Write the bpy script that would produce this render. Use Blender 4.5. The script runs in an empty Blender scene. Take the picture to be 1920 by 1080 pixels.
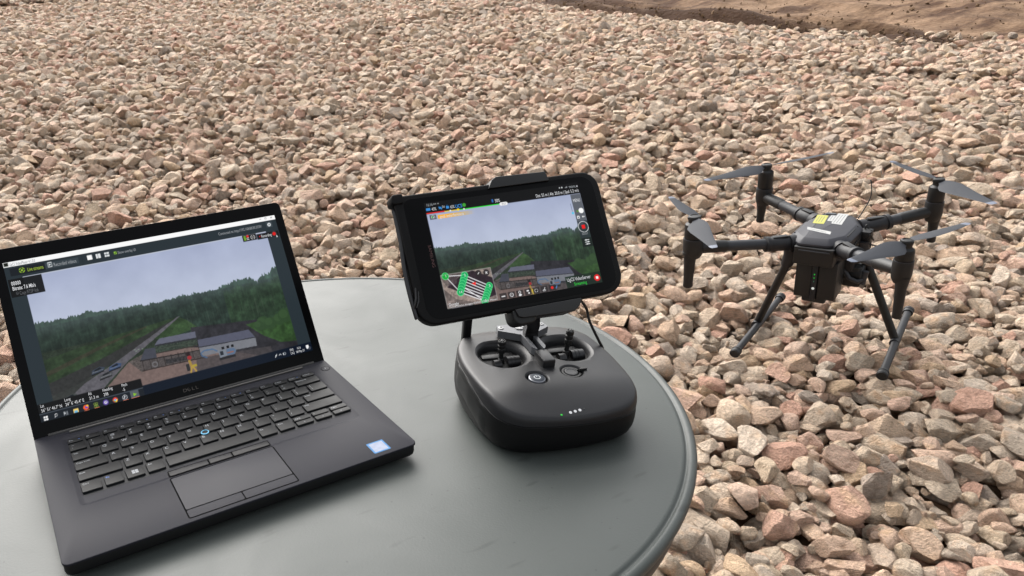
import bpy, math, random
import numpy as np
from mathutils import Matrix, Vector
from mathutils.bvhtree import BVHTree

random.seed(7)
rng = np.random.default_rng(11)
SC = bpy.context.scene
COL = SC.collection
PI = math.pi

# ------------------------------------------------------------------ camera
DECK = 0.633                      # height of the laptop deck above the ground under the table
TAB_Z = DECK - 0.019              # table top
cam_d = bpy.data.cameras.new('camera')
cam = bpy.data.objects.new('camera', cam_d)
COL.objects.link(cam)
CR = np.array([[0.8805053250955676, -0.4720288082585563, -0.04357954396682112],
               [-0.2148508966426316, -0.31543972102769513, -0.9243034537476463],
               [0.4225511385503608, 0.8232172171255757, -0.3791621668070495]])   # right, down, forward
CP = np.array([0.00853197, -0.52445649, 0.40406583 + DECK])
cam.matrix_world = Matrix(((CR[0][0], -CR[1][0], -CR[2][0], CP[0]),
                           (CR[0][1], -CR[1][1], -CR[2][1], CP[1]),
                           (CR[0][2], -CR[1][2], -CR[2][2], CP[2]),
                           (0, 0, 0, 1)))
F = 1379.5855
cam_d.sensor_fit = 'HORIZONTAL'
cam_d.sensor_width = 36.0
cam_d.lens = 36.0 * F / 1920
cam_d.shift_x = (960 - 680.0) / 1920
cam_d.shift_y = (565.02 - 540.0) / 1920
cam_d.clip_start = 0.02
cam_d.clip_end = 400
SC.camera = cam

# ------------------------------------------------------------------ sky, sun, exposure (overcast)
SUN_EL, SUN_AZ = math.radians(43), math.radians(3)      # azimuth from +Y towards +X
w = bpy.data.worlds.new('World')
SC.world = w
w.use_nodes = True
nt = w.node_tree
bg = nt.nodes['Background']
sky = nt.nodes.new('ShaderNodeTexSky')
sky.sky_type = 'NISHITA'
sky.sun_disc = False
sky.sun_elevation = SUN_EL
sky.sun_rotation = SUN_AZ
sky.air_density = 1.6
sky.dust_density = 6.0
sky.ozone_density = 1.0
hs = nt.nodes.new('ShaderNodeHueSaturation')
hs.inputs['Saturation'].default_value = 0.22
nt.links.new(sky.outputs[0], hs.inputs['Color'])
nt.links.new(hs.outputs[0], bg.inputs['Color'])
bg.inputs['Strength'].default_value = 0.15
sl = bpy.data.lights.new('sun', 'SUN')
sl.energy = 1.3
sl.angle = math.radians(70)
sl.color = (1.0, 0.98, 0.955)
so = bpy.data.objects.new('sun', sl)
COL.objects.link(so)
sd = Vector((math.sin(SUN_AZ) * math.cos(SUN_EL), math.cos(SUN_AZ) * math.cos(SUN_EL), math.sin(SUN_EL)))
so.rotation_euler = sd.to_track_quat('Z', 'Y').to_euler()
so.location = sd * 20
EXPO = 1.12
SC.view_settings.view_transform = 'Standard'
SC.view_settings.look = 'None'
SC.view_settings.exposure = EXPO
SC.view_settings.gamma = 1.0
SC.view_settings.use_curve_mapping = False
EMIT = 2.0 ** (-EXPO)


# ------------------------------------------------------------------ helpers
def lin(r, g, b):
    f = lambda c: (c / 255) / 12.92 if c / 255 <= 0.04045 else ((c / 255 + 0.055) / 1.055) ** 2.4
    return (f(r), f(g), f(b), 1.0)


def mat(name, col, rough=0.5, metal=0.0, spec=0.5, var=None, bump=None, emit=None, estr=1.0, coat=0.0):
    """var = (scale, amount[, detail]); bump = (scale, strength, distance)"""
    m = bpy.data.materials.new(name)
    m.use_nodes = True
    t = m.node_tree
    b = t.nodes['Principled BSDF']
    if len(col) == 3:
        col = (*col, 1.0)
    b.inputs['Base Color'].default_value = col
    b.inputs['Roughness'].default_value = rough
    b.inputs['Metallic'].default_value = metal
    b.inputs['Specular IOR Level'].default_value = spec
    b.inputs['Coat Weight'].default_value = coat
    tc = t.nodes.new('ShaderNodeTexCoord')
    if var:
        n = t.nodes.new('ShaderNodeTexNoise')
        n.inputs['Scale'].default_value = var[0]
        n.inputs['Detail'].default_value = var[2] if len(var) > 2 else 5
        t.links.new(tc.outputs['Object'], n.inputs['Vector'])
        mr = t.nodes.new('ShaderNodeMapRange')
        mr.inputs[1].default_value = 0.3
        mr.inputs[2].default_value = 0.7
        mr.inputs[3].default_value = 1 - var[1]
        mr.inputs[4].default_value = 1 + var[1]
        t.links.new(n.outputs[0], mr.inputs[0])
        mx = t.nodes.new('ShaderNodeMix')
        mx.data_type = 'RGBA'
        mx.blend_type = 'MULTIPLY'
        mx.inputs[0].default_value = 1.0
        mx.inputs[6].default_value = col
        t.links.new(mr.outputs[0], mx.inputs[7])
        t.links.new(mx.outputs[2], b.inputs['Base Color'])
        mr2 = t.nodes.new('ShaderNodeMapRange')
        mr2.inputs[1].default_value = 0.3
        mr2.inputs[2].default_value = 0.7
        mr2.inputs[3].default_value = max(0.02, rough - var[1] * 0.35)
        mr2.inputs[4].default_value = min(1, rough + var[1] * 0.35)
        t.links.new(n.outputs[0], mr2.inputs[0])
        t.links.new(mr2.outputs[0], b.inputs['Roughness'])
    if bump:
        n2 = t.nodes.new('ShaderNodeTexNoise')
        n2.inputs['Scale'].default_value = bump[0]
        n2.inputs['Detail'].default_value = 3
        t.links.new(tc.outputs['Object'], n2.inputs['Vector'])
        bp = t.nodes.new('ShaderNodeBump')
        bp.inputs['Strength'].default_value = bump[1]
        bp.inputs['Distance'].default_value = bump[2]
        t.links.new(n2.outputs[0], bp.inputs['Height'])
        t.links.new(bp.outputs[0], b.inputs['Normal'])
    if emit:
        b.inputs['Emission Color'].default_value = emit if len(emit) == 4 else (*emit, 1)
        b.inputs['Emission Strength'].default_value = estr * EMIT
    return m


def rrect(x0, y0, x1, y1, r, n=5):
    """rounded rectangle outline, counter-clockwise"""
    if not isinstance(r, (tuple, list)):
        r = (r, r, r, r)                       # bl, br, tr, tl
    out = []
    for (cx, cy, a0), rr in zip(((x0, y0, PI), (x1, y0, 1.5 * PI), (x1, y1, 0), (x0, y1, 0.5 * PI)), r):
        rr = max(rr, 1e-4)
        ox = cx + rr if cx == x0 else cx - rr
        oy = cy + rr if cy == y0 else cy - rr
        for k in range(n + 1):
            a = a0 + k * PI / 2 / n
            out.append((ox + rr * math.cos(a), oy + rr * math.sin(a)))
    return out


def inset(pts, d):
    p = np.array(pts, float)
    a = np.roll(p, 1, 0)
    b = np.roll(p, -1, 0)
    e1 = p - a
    e2 = b - p
    e1 /= np.linalg.norm(e1, axis=1)[:, None] + 1e-12
    e2 /= np.linalg.norm(e2, axis=1)[:, None] + 1e-12
    n1 = np.c_[-e1[:, 1], e1[:, 0]]
    n2 = np.c_[-e2[:, 1], e2[:, 0]]
    n = n1 + n2
    n /= np.linalg.norm(n, axis=1)[:, None] + 1e-12
    c = np.clip((n * n1).sum(1), 0.35, 1)
    return p + n * (d / c)[:, None]


class Geo:
    """collects vertices and faces (any unit); build() links ONE mesh object"""

    def __init__(self):
        self.v = []
        self.f = []

    def add(self, v, f, M=None):
        o = len(self.v)
        v = np.asarray(v, float)
        if M is not None:
            M = np.array(M)
            v = v @ M[:3, :3].T + M[:3, 3]
        self.v.extend(map(tuple, v))
        self.f.extend([tuple(i + o for i in q) for q in f])
        return self

    def loops(self, rings, cap0=True, cap1=True, M=None):
        n = len(rings[0])
        v = np.concatenate([np.asarray(r, float) for r in rings])
        f = []
        for k in range(len(rings) - 1):
            a, b = k * n, (k + 1) * n
            for i in range(n):
                j = (i + 1) % n
                f.append((a + i, a + j, b + j, b + i))
        if cap0:
            f.append(tuple(range(n - 1, -1, -1)))
        if cap1:
            f.append(tuple(range((len(rings) - 1) * n, len(rings) * n)))
        return self.add(v, f, M)

    def prism(self, pts, z0, z1, bev=0.0, bev0=None, n=3, M=None):
        bev0 = bev if bev0 is None else bev0
        R = []

        def ring(d, z):
            p = inset(pts, d) if d else np.array(pts, float)
            R.append(np.c_[p, np.full(len(p), z)])
        if bev0 > 0:
            for k in range(n):
                a = k / n * PI / 2
                ring(bev0 * (1 - math.sin(a)), z0 + bev0 * (1 - math.cos(a)))
            ring(0, z0 + bev0)
        else:
            ring(0, z0)
        if bev > 0:
            for k in range(n + 1):
                a = k / n * PI / 2
                ring(bev * (1 - math.cos(a)), z1 - bev + bev * math.sin(a))
        else:
            ring(0, z1)
        return self.loops(R, M=M)

    def box(self, x0, y0, z0, x1, y1, z1, r=0.6, bev=0.4, M=None, n=3):
        return self.prism(rrect(x0, y0, x1, y1, r, n), z0, z1, bev, n=2, M=M)

    def tube(self, path, rad, seg=16, M=None, caps=True):
        P = [Vector(p) for p in path]
        if not isinstance(rad, (list, tuple)):
            rad = [rad] * len(P)
        t0 = (P[1] - P[0]).normalized()
        up = Vector((0, 0, 1)) if abs(t0.z) < 0.9 else Vector((1, 0, 0))
        u = t0.cross(up).normalized()
        R = []
        for i, p in enumerate(P):
            if i == 0:
                t = t0
            elif i == len(P) - 1:
                t = (P[i] - P[i - 1]).normalized()
            else:
                t = ((P[i + 1] - p).normalized() + (p - P[i - 1]).normalized())
                t = t.normalized() if t.length > 1e-9 else (p - P[i - 1]).normalized()
            u = (u - t * u.dot(t)).normalized()
            w_ = t.cross(u)
            R.append([tuple(p + (u * math.cos(2 * PI * k / seg) + w_ * math.sin(2 * PI * k / seg)) * rad[i]) for k in range(seg)])
        return self.loops(R, caps, caps, M)

    def lathe(self, prof, seg=32, M=None, cap0=True, cap1=True):
        R = [[(r * math.cos(2 * PI * k / seg), r * math.sin(2 * PI * k / seg), z) for k in range(seg)] for r, z in prof]
        return self.loops(R, cap0, cap1, M)

    def build(self, name, material, parent=None, smooth=35, M=None):
        me = bpy.data.meshes.new(name)
        v = np.array(self.v, float)
        if M is not None:
            M = np.array(M)
            v = v @ M[:3, :3].T + M[:3, 3]
        me.from_pydata(v.tolist(), [], self.f)
        me.update()
        if smooth:
            me.polygons.foreach_set('use_smooth', [True] * len(me.polygons))
            me.set_sharp_from_angle(angle=math.radians(smooth))
        if material:
            me.materials.append(material)
        return link(name, me, parent)


def link(name, me, parent=None):
    o = bpy.data.objects.new(name, me)
    COL.objects.link(o)
    if parent is not None:
        o.parent = parent
    return o


def thing(name, label, cat, M, group=None):
    o = bpy.data.objects.new(name, None)
    o.empty_display_size = 0.05
    COL.objects.link(o)
    o.matrix_world = M
    o['label'] = label
    o['category'] = cat
    if group:
        o['group'] = group
    return o


def T(x, y, z):
    return Matrix.Translation((x, y, z))


def frame(o, X, Y, Z):
    return Matrix(((X[0], Y[0], Z[0], o[0]), (X[1], Y[1], Z[1], o[1]), (X[2], Y[2], Z[2], o[2]), (0, 0, 0, 1)))


MM = Matrix.Diagonal((0.001, 0.001, 0.001, 1))
RX = lambda a: Matrix.Rotation(a, 4, 'X')
RY = lambda a: Matrix.Rotation(a, 4, 'Y')
RZ = lambda a: Matrix.Rotation(a, 4, 'Z')

_tc = {}


def text_geo(s, bold=0.0):
    """(verts, faces, width) of a string set at size 1"""
    key = (s, bold)
    if key not in _tc:
        cu = bpy.data.curves.new('lettering', 'FONT')
        cu.body = s
        cu.offset = bold
        cu.resolution_u = 3
        ob = bpy.data.objects.new('lettering', cu)
        COL.objects.link(ob)
        dg = bpy.context.evaluated_depsgraph_get()
        me = bpy.data.meshes.new_from_object(ob.evaluated_get(dg))
        v = np.array([p.co[:] for p in me.vertices]).reshape(-1, 3)
        f = [tuple(p.vertices) for p in me.polygons]
        bpy.data.objects.remove(ob)
        bpy.data.curves.remove(cu)
        bpy.data.meshes.remove(me)
        wd = v[:, 0].max() if len(v) else 0
        _tc[key] = (v, f, wd)
    return _tc[key]


def add_text(g, s, x, y, size, z=0.0, width=None, M=None, align='l', bold=0.0):
    v, f, wd = text_geo(s, bold)
    if not len(v):
        return
    sx = size if width is None else width / wd
    x0 = x - (wd * sx if align == 'r' else wd * sx / 2 if align == 'c' else 0)
    g.add(np.c_[v[:, 0] * sx + x0, v[:, 1] * size + y, np.full(len(v), z)], f, M)


def vnoise(h, w_, cell, seed, octv=4):
    """smooth value noise 0..1 on an h x w grid"""
    r = np.random.default_rng(seed)
    out = np.zeros((h, w_))
    amp, tot = 1.0, 0
    for _ in range(octv):
        ch, cw = max(1, cell), max(1, cell)
        gh, gw = h // ch + 3, w_ // cw + 3
        g = r.random((gh, gw))
        y = np.arange(h) / ch
        x = np.arange(w_) / cw
        yi, xi = y.astype(int), x.astype(int)
        fy = (y - yi)[:, None]
        fx = (x - xi)[None, :]
        fy = fy * fy * (3 - 2 * fy)
        fx = fx * fx * (3 - 2 * fx)
        a = g[yi][:, xi]
        b = g[yi][:, xi + 1]
        c = g[yi + 1][:, xi]
        d = g[yi + 1][:, xi + 1]
        out += amp * ((a * (1 - fx) + b * fx) * (1 - fy) + (c * (1 - fx) + d * fx) * fy)
        tot += amp
        amp *= 0.5
        cell = max(1, cell // 2)
    return out / tot


# ------------------------------------------------------------------ ground shape
DR_C = np.array([1.964, 0.566])                  # middle of the drone's landing gear
EDGE = [(-3, 13.5), (0.3, 12.6), (2.5, 11.6), (4.6, 10.2), (6.0, 7.9), (5.7, 6.6), (5.93, 5.62), (6.22, 4.97), (6.25, 4.54), (6.31, 4.02),
        (6.3, 3.72), (6.49, 3.35), (6.5, 3.05), (6.42, 2.86), (6.7, 2.6), (7.3, 2.3), (7.9, 1.9), (8.6, 0.6), (9.0, -1.5)]
EP = np.array(EDGE)


def edge_dist(x, y):
    """signed distance to the rim of the gravel, positive on the gravel"""
    x = np.asarray(x, float)
    y = np.asarray(y, float)
    best = np.full(x.shape, 1e9)
    inside = np.zeros(x.shape, bool)
    poly = np.vstack([EP, [[9, -30], [-30, -30], [-30, 14]]])
    for k in range(len(poly)):
        a = poly[k]
        b = poly[(k + 1) % len(poly)]
        c = ((a[1] > y) != (b[1] > y)) & (x < (b[0] - a[0]) * (y - a[1]) / (b[1] - a[1] + 1e-12) + a[0])
        inside ^= c
    for k in range(len(EP) - 1):
        a, b = EP[k], EP[k + 1]
        ab = b - a
        t = np.clip(((x - a[0]) * ab[0] + (y - a[1]) * ab[1]) / (ab @ ab), 0, 1)
        best = np.minimum(best, np.hypot(x - a[0] - t * ab[0], y - a[1] - t * ab[1]))
    return np.where(inside, best, -best)


def seg_dist(x, y, a, b):
    a = np.array(a)
    b = np.array(b)
    ab = b - a
    t = np.clip(((x - a[0]) * ab[0] + (y - a[1]) * ab[1]) / (ab @ ab), 0, 1)
    return np.hypot(x - a[0] - t * ab[0], y - a[1] - t * ab[1])


def terrain(x, y):
    """height of the compacted bank (before stones)"""
    x = np.asarray(x, float)
    y = np.asarray(y, float)
    r = np.hypot(x, y)
    k = np.clip(1 - (r - 18) / 60, 0.0, 1)
    z = 0.03 * (x - 0.3) + 0.116 * (y - 0.15) * np.where(y > 0, k, 1)
    dx, dy = x - DR_C[0], y - DR_C[1]
    z = z + (0.08 * dx - 0.126 * dy - 0.012) * np.exp(-(dx * dx + dy * dy) / (2 * 0.42 ** 2))
    for a, b, h, s in (((3.3, 5.85), (5.4, 6.35), 0.07, 0.28),):
        z = z + h * np.exp(-(seg_dist(x, y, a, b) / s) ** 2)
    z = z + 0.025 * np.sin(x * 1.7 + 0.6 * y) * np.sin(y * 1.3 - 0.5 * x + 1) * np.clip((r - 1.8) / 2, 0, 1)
    return z


# ------------------------------------------------------------------ gravel stones: shapes
def ico(sub):
    import bmesh
    bm = bmesh.new()
    bmesh.ops.create_icosphere(bm, subdivisions=sub, radius=1)
    v = np.array([p.co[:] for p in bm.verts])
    f = [tuple(p.index for p in q.verts) for q in bm.faces]
    bm.free()
    return v, f


def stone_mat():
    m = bpy.data.materials.new('crushed_stone')
    m.use_nodes = True
    t = m.node_tree
    L = t.links.new
    b = t.nodes['Principled BSDF']
    oi = t.nodes.new('ShaderNodeObjectInfo')
    tc = t.nodes.new('ShaderNodeTexCoord')
    ofs = t.nodes.new('ShaderNodeVectorMath')
    ofs.operation = 'MULTIPLY_ADD'
    ofs.inputs[1].default_value = (1, 1, 1)
    cmb = t.nodes.new('ShaderNodeCombineXYZ')
    sc = t.nodes.new('ShaderNodeMath')
    sc.operation = 'MULTIPLY'
    sc.inputs[1].default_value = 57.3
    L(oi.outputs['Random'], sc.inputs[0])
    L(sc.outputs[0], cmb.inputs[0])
    L(sc.outputs[0], cmb.inputs[2])
    L(tc.outputs['Object'], ofs.inputs[0])
    L(cmb.outputs[0], ofs.inputs[2])
    ramp = t.nodes.new('ShaderNodeValToRGB')
    ramp.color_ramp.interpolation = 'CONSTANT'
    pal = [(214, 192, 168), (208, 182, 160), (192, 180, 162), (222, 206, 186), (204, 174, 152), (180, 171, 158), (200, 186, 166),
           (212, 182, 162), (192, 166, 142), (210, 196, 176), (206, 172, 154), (174, 165, 152), (216, 188, 164), (204, 190, 172), (196, 184, 166),
           (198, 158, 140), (204, 178, 146), (226, 214, 198), (190, 174, 158), (164, 155, 146), (212, 186, 168), (206, 190, 168), (194, 150, 132), (198, 182, 158),
           (216, 198, 176), (206, 176, 158)]
    el = ramp.color_ramp.elements
    while len(el) < len(pal):
        el.new(0.5)
    for i, c in enumerate(pal):
        el[i].position = i / len(pal)
        el[i].color = lin(*(np.array(c) * 0.70 + np.array((204, 174, 152)) * 0.30))
    L(oi.outputs['Random'], ramp.inputs[0])
    # mottling: broad patches, veins, fine speckle
    n1 = t.nodes.new('ShaderNodeTexNoise')
    n1.inputs['Scale'].default_value = 1.9
    n1.inputs['Detail'].default_value = 8
    n1.inputs['Roughness'].default_value = 0.62
    L(ofs.outputs[0], n1.inputs['Vector'])
    r1 = t.nodes.new('ShaderNodeValToRGB')
    r1.color_ramp.elements[0].position = 0.30
    r1.color_ramp.elements[0].color = (0.56, 0.50, 0.44, 1)
    r1.color_ramp.elements[1].position = 0.66
    r1.color_ramp.elements[1].color = (1.08, 1.06, 1.02, 1)
    e = r1.color_ramp.elements.new(0.46)
    e.color = (0.95, 0.93, 0.90, 1)
    L(n1.outputs[0], r1.inputs[0])
    m1 = t.nodes.new('ShaderNodeMix')
    m1.data_type = 'RGBA'
    m1.blend_type = 'MULTIPLY'
    m1.inputs[0].default_value = 0.92
    L(ramp.outputs[0], m1.inputs[6])
    L(r1.outputs[0], m1.inputs[7])
    # rusty patches
    n3 = t.nodes.new('ShaderNodeTexNoise')
    n3.inputs['Scale'].default_value = 0.9
    n3.inputs['Detail'].default_value = 4
    L(ofs.outputs[0], n3.inputs['Vector'])
    r3 = t.nodes.new('ShaderNodeMapRange')
    r3.inputs[1].default_value = 0.56
    r3.inputs[2].default_value = 0.74
    L(n3.outputs[0], r3.inputs[0])
    m2 = t.nodes.new('ShaderNodeMix')
    m2.data_type = 'RGBA'
    m2.inputs[7].default_value = lin(206, 172, 140)
    L(r3.outputs[0], m2.inputs[0])
    L(m1.outputs[2], m2.inputs[6])
    # strata / speckle
    n2 = t.nodes.new('ShaderNodeTexNoise')
    n2.inputs['Scale'].default_value = 6.5
    n2.inputs['Detail'].default_value = 6
    n2.inputs['Roughness'].default_value = 0.7
    n2.inputs['Distortion'].default_value = 0.6
    mp = t.nodes.new('ShaderNodeMapping')
    mp.inputs['Scale'].default_value = (1, 1, 2.6)
    L(ofs.outputs[0], mp.inputs['Vector'])
    L(mp.outputs[0], n2.inputs['Vector'])
    r2 = t.nodes.new('ShaderNodeMapRange')
    r2.inputs[1].default_value = 0.3
    r2.inputs[2].default_value = 0.7
    r2.inputs[3].default_value = 0.68
    r2.inputs[4].default_value = 1.18
    L(n2.outputs[0], r2.inputs[0])
    m3 = t.nodes.new('ShaderNodeMix')
    m3.data_type = 'RGBA'
    m3.blend_type = 'MULTIPLY'
    m3.inputs[0].default_value = 1
    L(m2.outputs[2], m3.inputs[6])
    L(r2.outputs[0], m3.inputs[7])
    hsv = t.nodes.new('ShaderNodeHueSaturation')
    hsv.inputs['Saturation'].default_value = 0.98
    hsv.inputs['Value'].default_value = 1.25
    L(m3.outputs[2], hsv.inputs['Color'])
    L(hsv.outputs[0], b.inputs['Base Color'])
    b.inputs['Roughness'].default_value = 0.86
    b.inputs['Specular IOR Level'].default_value = 0.25
    bp = t.nodes.new('ShaderNodeBump')
    bp.inputs['Strength'].default_value = 0.8
    bp.inputs['Distance'].default_value = 0.08
    ad = t.nodes.new('ShaderNodeMath')
    ad.operation = 'MULTIPLY_ADD'
    ad.inputs[1].default_value = 0.6
    L(n2.outputs[0], ad.inputs[0])
    L(n1.outputs[0], ad.inputs[2])
    L(ad.outputs[0], bp.inputs['Height'])
    L(bp.outputs[0], b.inputs['Normal'])
    return m


M_STONE = stone_mat()


def stone_mesh(k):
    r = np.random.default_rng(1000 + k)
    v, f = ico(4 if k % 2 else 3)
    # cut by random planes: flat fracture faces with edges
    for _ in range(r.integers(8, 13)):
        n = r.normal(size=3)
        n /= np.linalg.norm(n)
        d = r.uniform(0.42, 0.82)
        s = v @ n - d
        v = v - np.outer(np.clip(s, 0, None) * 0.995, n)
    ph = r.uniform(0, 6, (4, 3))
    fr = r.uniform(2.5, 6, (4, 3))
    amp = sum(0.011 * np.sin(v * fr[i] + ph[i]).prod(1) for i in range(4))
    v = v * (1 + amp)[:, None]
    v /= np.abs(v).max(0)
    v *= np.array([1.0, r.uniform(0.58, 0.95), r.uniform(0.46, 0.76)])
    me = bpy.data.meshes.new('stone')
    me.from_pydata(v.tolist(), [], f)
    me.polygons.foreach_set('use_smooth', [True] * len(me.polygons))
    me.set_sharp_from_angle(angle=math.radians(24))
    me.materials.append(M_STONE)
    return me


STONES = [stone_mesh(k) for k in range(22)]


# ------------------------------------------------------------------ ground sheet
def ground_mat():
    m = bpy.data.materials.new('bare_earth')
    m.use_nodes = True
    t = m.node_tree
    L = t.links.new
    b = t.nodes['Principled BSDF']
    geo = t.nodes.new('ShaderNodeNewGeometry')
    at = t.nodes.new('ShaderNodeAttribute')
    at.attribute_name = 'damp'
    n1 = t.nodes.new('ShaderNodeTexNoise')
    n1.inputs['Scale'].default_value = 1.6
    n1.inputs['Detail'].default_value = 9
    n1.inputs['Roughness'].default_value = 0.65
    mp = t.nodes.new('ShaderNodeMapping')
    mp.inputs['Rotation'].default_value = (0, 0, math.radians(-28))
    mp.inputs['Scale'].default_value = (0.5, 2.2, 1)
    L(geo.outputs['Position'], mp.inputs['Vector'])
    L(mp.outputs[0], n1.inputs['Vector'])
    r1 = t.nodes.new('ShaderNodeValToRGB')
    r1.color_ramp.elements[0].position = 0.40
    r1.color_ramp.elements[0].color = lin(74, 53, 39)
    r1.color_ramp.elements[1].position = 0.58
    r1.color_ramp.elements[1].color = lin(132, 107, 85)
    e = r1.color_ramp.elements.new(0.47)
    e.color = lin(104, 81, 62)
    L(n1.outputs[0], r1.inputs[0])
    n2 = t.nodes.new('ShaderNodeTexNoise')
    n2.inputs['Scale'].default_value = 26
    n2.inputs['Detail'].default_value = 7
    L(geo.outputs['Position'], n2.inputs['Vector'])
    r2 = t.nodes.new('ShaderNodeMapRange')
    r2.inputs[1].default_value = 0.3
    r2.inputs[2].default_value = 0.7
    r2.inputs[3].default_value = 0.72
    r2.inputs[4].default_value = 1.15
    L(n2.outputs[0], r2.inputs[0])
    mu = t.nodes.new('ShaderNodeMix')
    mu.data_type = 'RGBA'
    mu.blend_type = 'MULTIPLY'
    mu.inputs[0].default_value = 1
    L(r1.outputs[0], mu.inputs[6])
    L(r2.outputs[0], mu.inputs[7])
    # damp dark soil where the attribute says so, broken up by noise
    ma = t.nodes.new('ShaderNodeMath')
    ma.operation = 'MULTIPLY_ADD'
    ma.inputs[1].default_value = 1.5
    L(at.outputs['Fac'], ma.inputs[0])
    L(n1.outputs[0], ma.inputs[2])
    r4 = t.nodes.new('ShaderNodeMapRange')
    r4.inputs[1].default_value = 0.95
    r4.inputs[2].default_value = 1.45
    L(ma.outputs[0], r4.inputs[0])
    md = t.nodes.new('ShaderNodeMix')
    md.data_type = 'RGBA'
    md.inputs[7].default_value = lin(62, 44, 32)
    L(r4.outputs[0], md.inputs[0])
    L(mu.outputs[2], md.inputs[6])
    L(md.outputs[2], b.inputs['Base Color'])
    b.inputs['Roughness'].default_value = 0.95
    b.inputs['Specular IOR Level'].default_value = 0.15
    bp = t.nodes.new('ShaderNodeBump')
    bp.inputs['Strength'].default_value = 0.8
    bp.inputs['Distance'].default_value = 0.02
    L(n2.outputs[0], bp.inputs['Height'])
    L(bp.outputs[0], b.inputs['Normal'])
    return m


M_EARTH = ground_mat()


def axis(a, b, step, far):
    core = np.arange(a, b + step / 2, step)
    out = [1.15 ** k * step for k in range(1, 60)]
    lo = a - np.cumsum(out)
    hi = b + np.cumsum(out)
    return np.r_[lo[lo > -far][::-1], core, hi[hi < far]]


gx = axis(-1.5, 11.0, 0.05, 130)
gy = axis(-1.5, 11.5, 0.05, 130)
GX, GY = np.meshgrid(gx, gy)
ED = edge_dist(GX, GY)
DEPTH = 0.048                                       # thickness of the gravel over the earth
fine = vnoise(len(gy), len(gx), 16, 5, 5) - 0.5
mid = vnoise(len(gy), len(gx), 40, 6, 3) - 0.5
rut = vnoise(len(gy), len(gx) * 3, 34, 8, 4)[:, ::3] - 0.5
near = np.exp(-(np.clip(np.hypot(GX, GY) - 14, 0, None) / 6) ** 2)
out = np.clip(-ED / 0.5, 0, 1)
GZ = terrain(GX, GY) - np.where(ED > 0, DEPTH, DEPTH + 0.03 * out)
GZ += near * out * (0.16 * fine + 0.12 * mid + 0.10 * rut)
# a low berm of pushed-up earth past the rim and a damp rut behind it
GZ += near * 0.11 * np.exp(-((seg_dist(GX, GY, (6.5, 6.4), (7.4, 3.4)) - 0.2) / 0.22) ** 2) * out
GZ -= near * 0.10 * np.exp(-(seg_dist(GX, GY, (6.95, 3.75), (8.3, 2.2)) / 0.26) ** 2) * out
damp = 0.62 * np.exp(-(seg_dist(GX, GY, (7.0, 3.5), (8.3, 2.3)) / 0.3) ** 2)
damp += 0.5 * np.clip(fine * 3.5, 0, 1) * out + 0.5 * np.clip(rut * 4, 0, 1) * out + 0.42 * np.exp(-((ED + 0.42) / 0.36) ** 2)
damp += 0.45 * np.exp(-(seg_dist(GX, GY, (6.9, 8.9), (8.0, 6.8)) / 0.35) ** 2) + 0.30 * np.exp(-(seg_dist(GX, GY, (6.4, 7.3), (7.2, 5.2)) / 0.3) ** 2)
ny_, nx_ = GX.shape
gv = np.c_[GX.ravel(), GY.ravel(), GZ.ravel()]
idx = np.arange(ny_ * nx_).reshape(ny_, nx_)
gf = np.stack([idx[:-1, :-1], idx[:-1, 1:], idx[1:, 1:], idx[1:, :-1]], -1).reshape(-1, 4)


def grid_mesh(name, v, f, material):
    me = bpy.data.meshes.new(name)
    me.vertices.add(len(v))
    me.vertices.foreach_set('co', np.asarray(v, np.float32).ravel())
    me.loops.add(f.size)
    me.loops.foreach_set('vertex_index', f.astype(np.int32).ravel())
    me.polygons.add(len(f))
    me.polygons.foreach_set('loop_start', np.arange(0, f.size, 4, dtype=np.int32))
    me.polygons.foreach_set('loop_total', np.full(len(f), 4, np.int32))
    me.update(calc_edges=True)
    me.polygons.foreach_set('use_smooth', [True] * len(f))
    me.materials.append(material)
    return me


gme = grid_mesh('ground', gv, gf, M_EARTH)
da = gme.attributes.new('damp', 'FLOAT', 'POINT')
da.data.foreach_set('value', damp.ravel().astype(np.float32))
ground = link('ground', gme)
ground['kind'] = 'structure'


# ------------------------------------------------------------------ drop the stones
def project(p):
    q = (np.atleast_2d(p) - CP) @ CR.T
    return np.c_[680 + F * q[:, 0] / q[:, 2], 565.02 + F * q[:, 1] / q[:, 2]], q[:, 2]


CELL = 0.0095
DX0, DX1, DY0, DY1 = -1.6, 9.0, -1.4, 12.4
hw, hh = int((DX1 - DX0) / CELL), int((DY1 - DY0) / CELL)
hx = DX0 + (np.arange(hw) + 0.5) * CELL
hy = DY0 + (np.arange(hh) + 0.5) * CELL
HX, HY = np.meshgrid(hx, hy)
HM = terrain(HX, HY) - DEPTH
BASE = HM.copy()
dom = np.array([(-1.3, -1.2), (2.3, -1.3), (8.9, 0.4), (8.9, 3.0), (7.0, 8.0), (4.5, 12.2), (-0.9, 12.2)])


def in_poly(x, y, poly):
    c = np.zeros(np.shape(x), bool)
    for k in range(len(poly)):
        a, b = poly[k], poly[(k + 1) % len(poly)]
        c ^= ((a[1] > y) != (b[1] > y)) & (x < (b[0] - a[0]) * (y - a[1]) / (b[1] - a[1] + 1e-12) + a[0])
    return c


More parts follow.
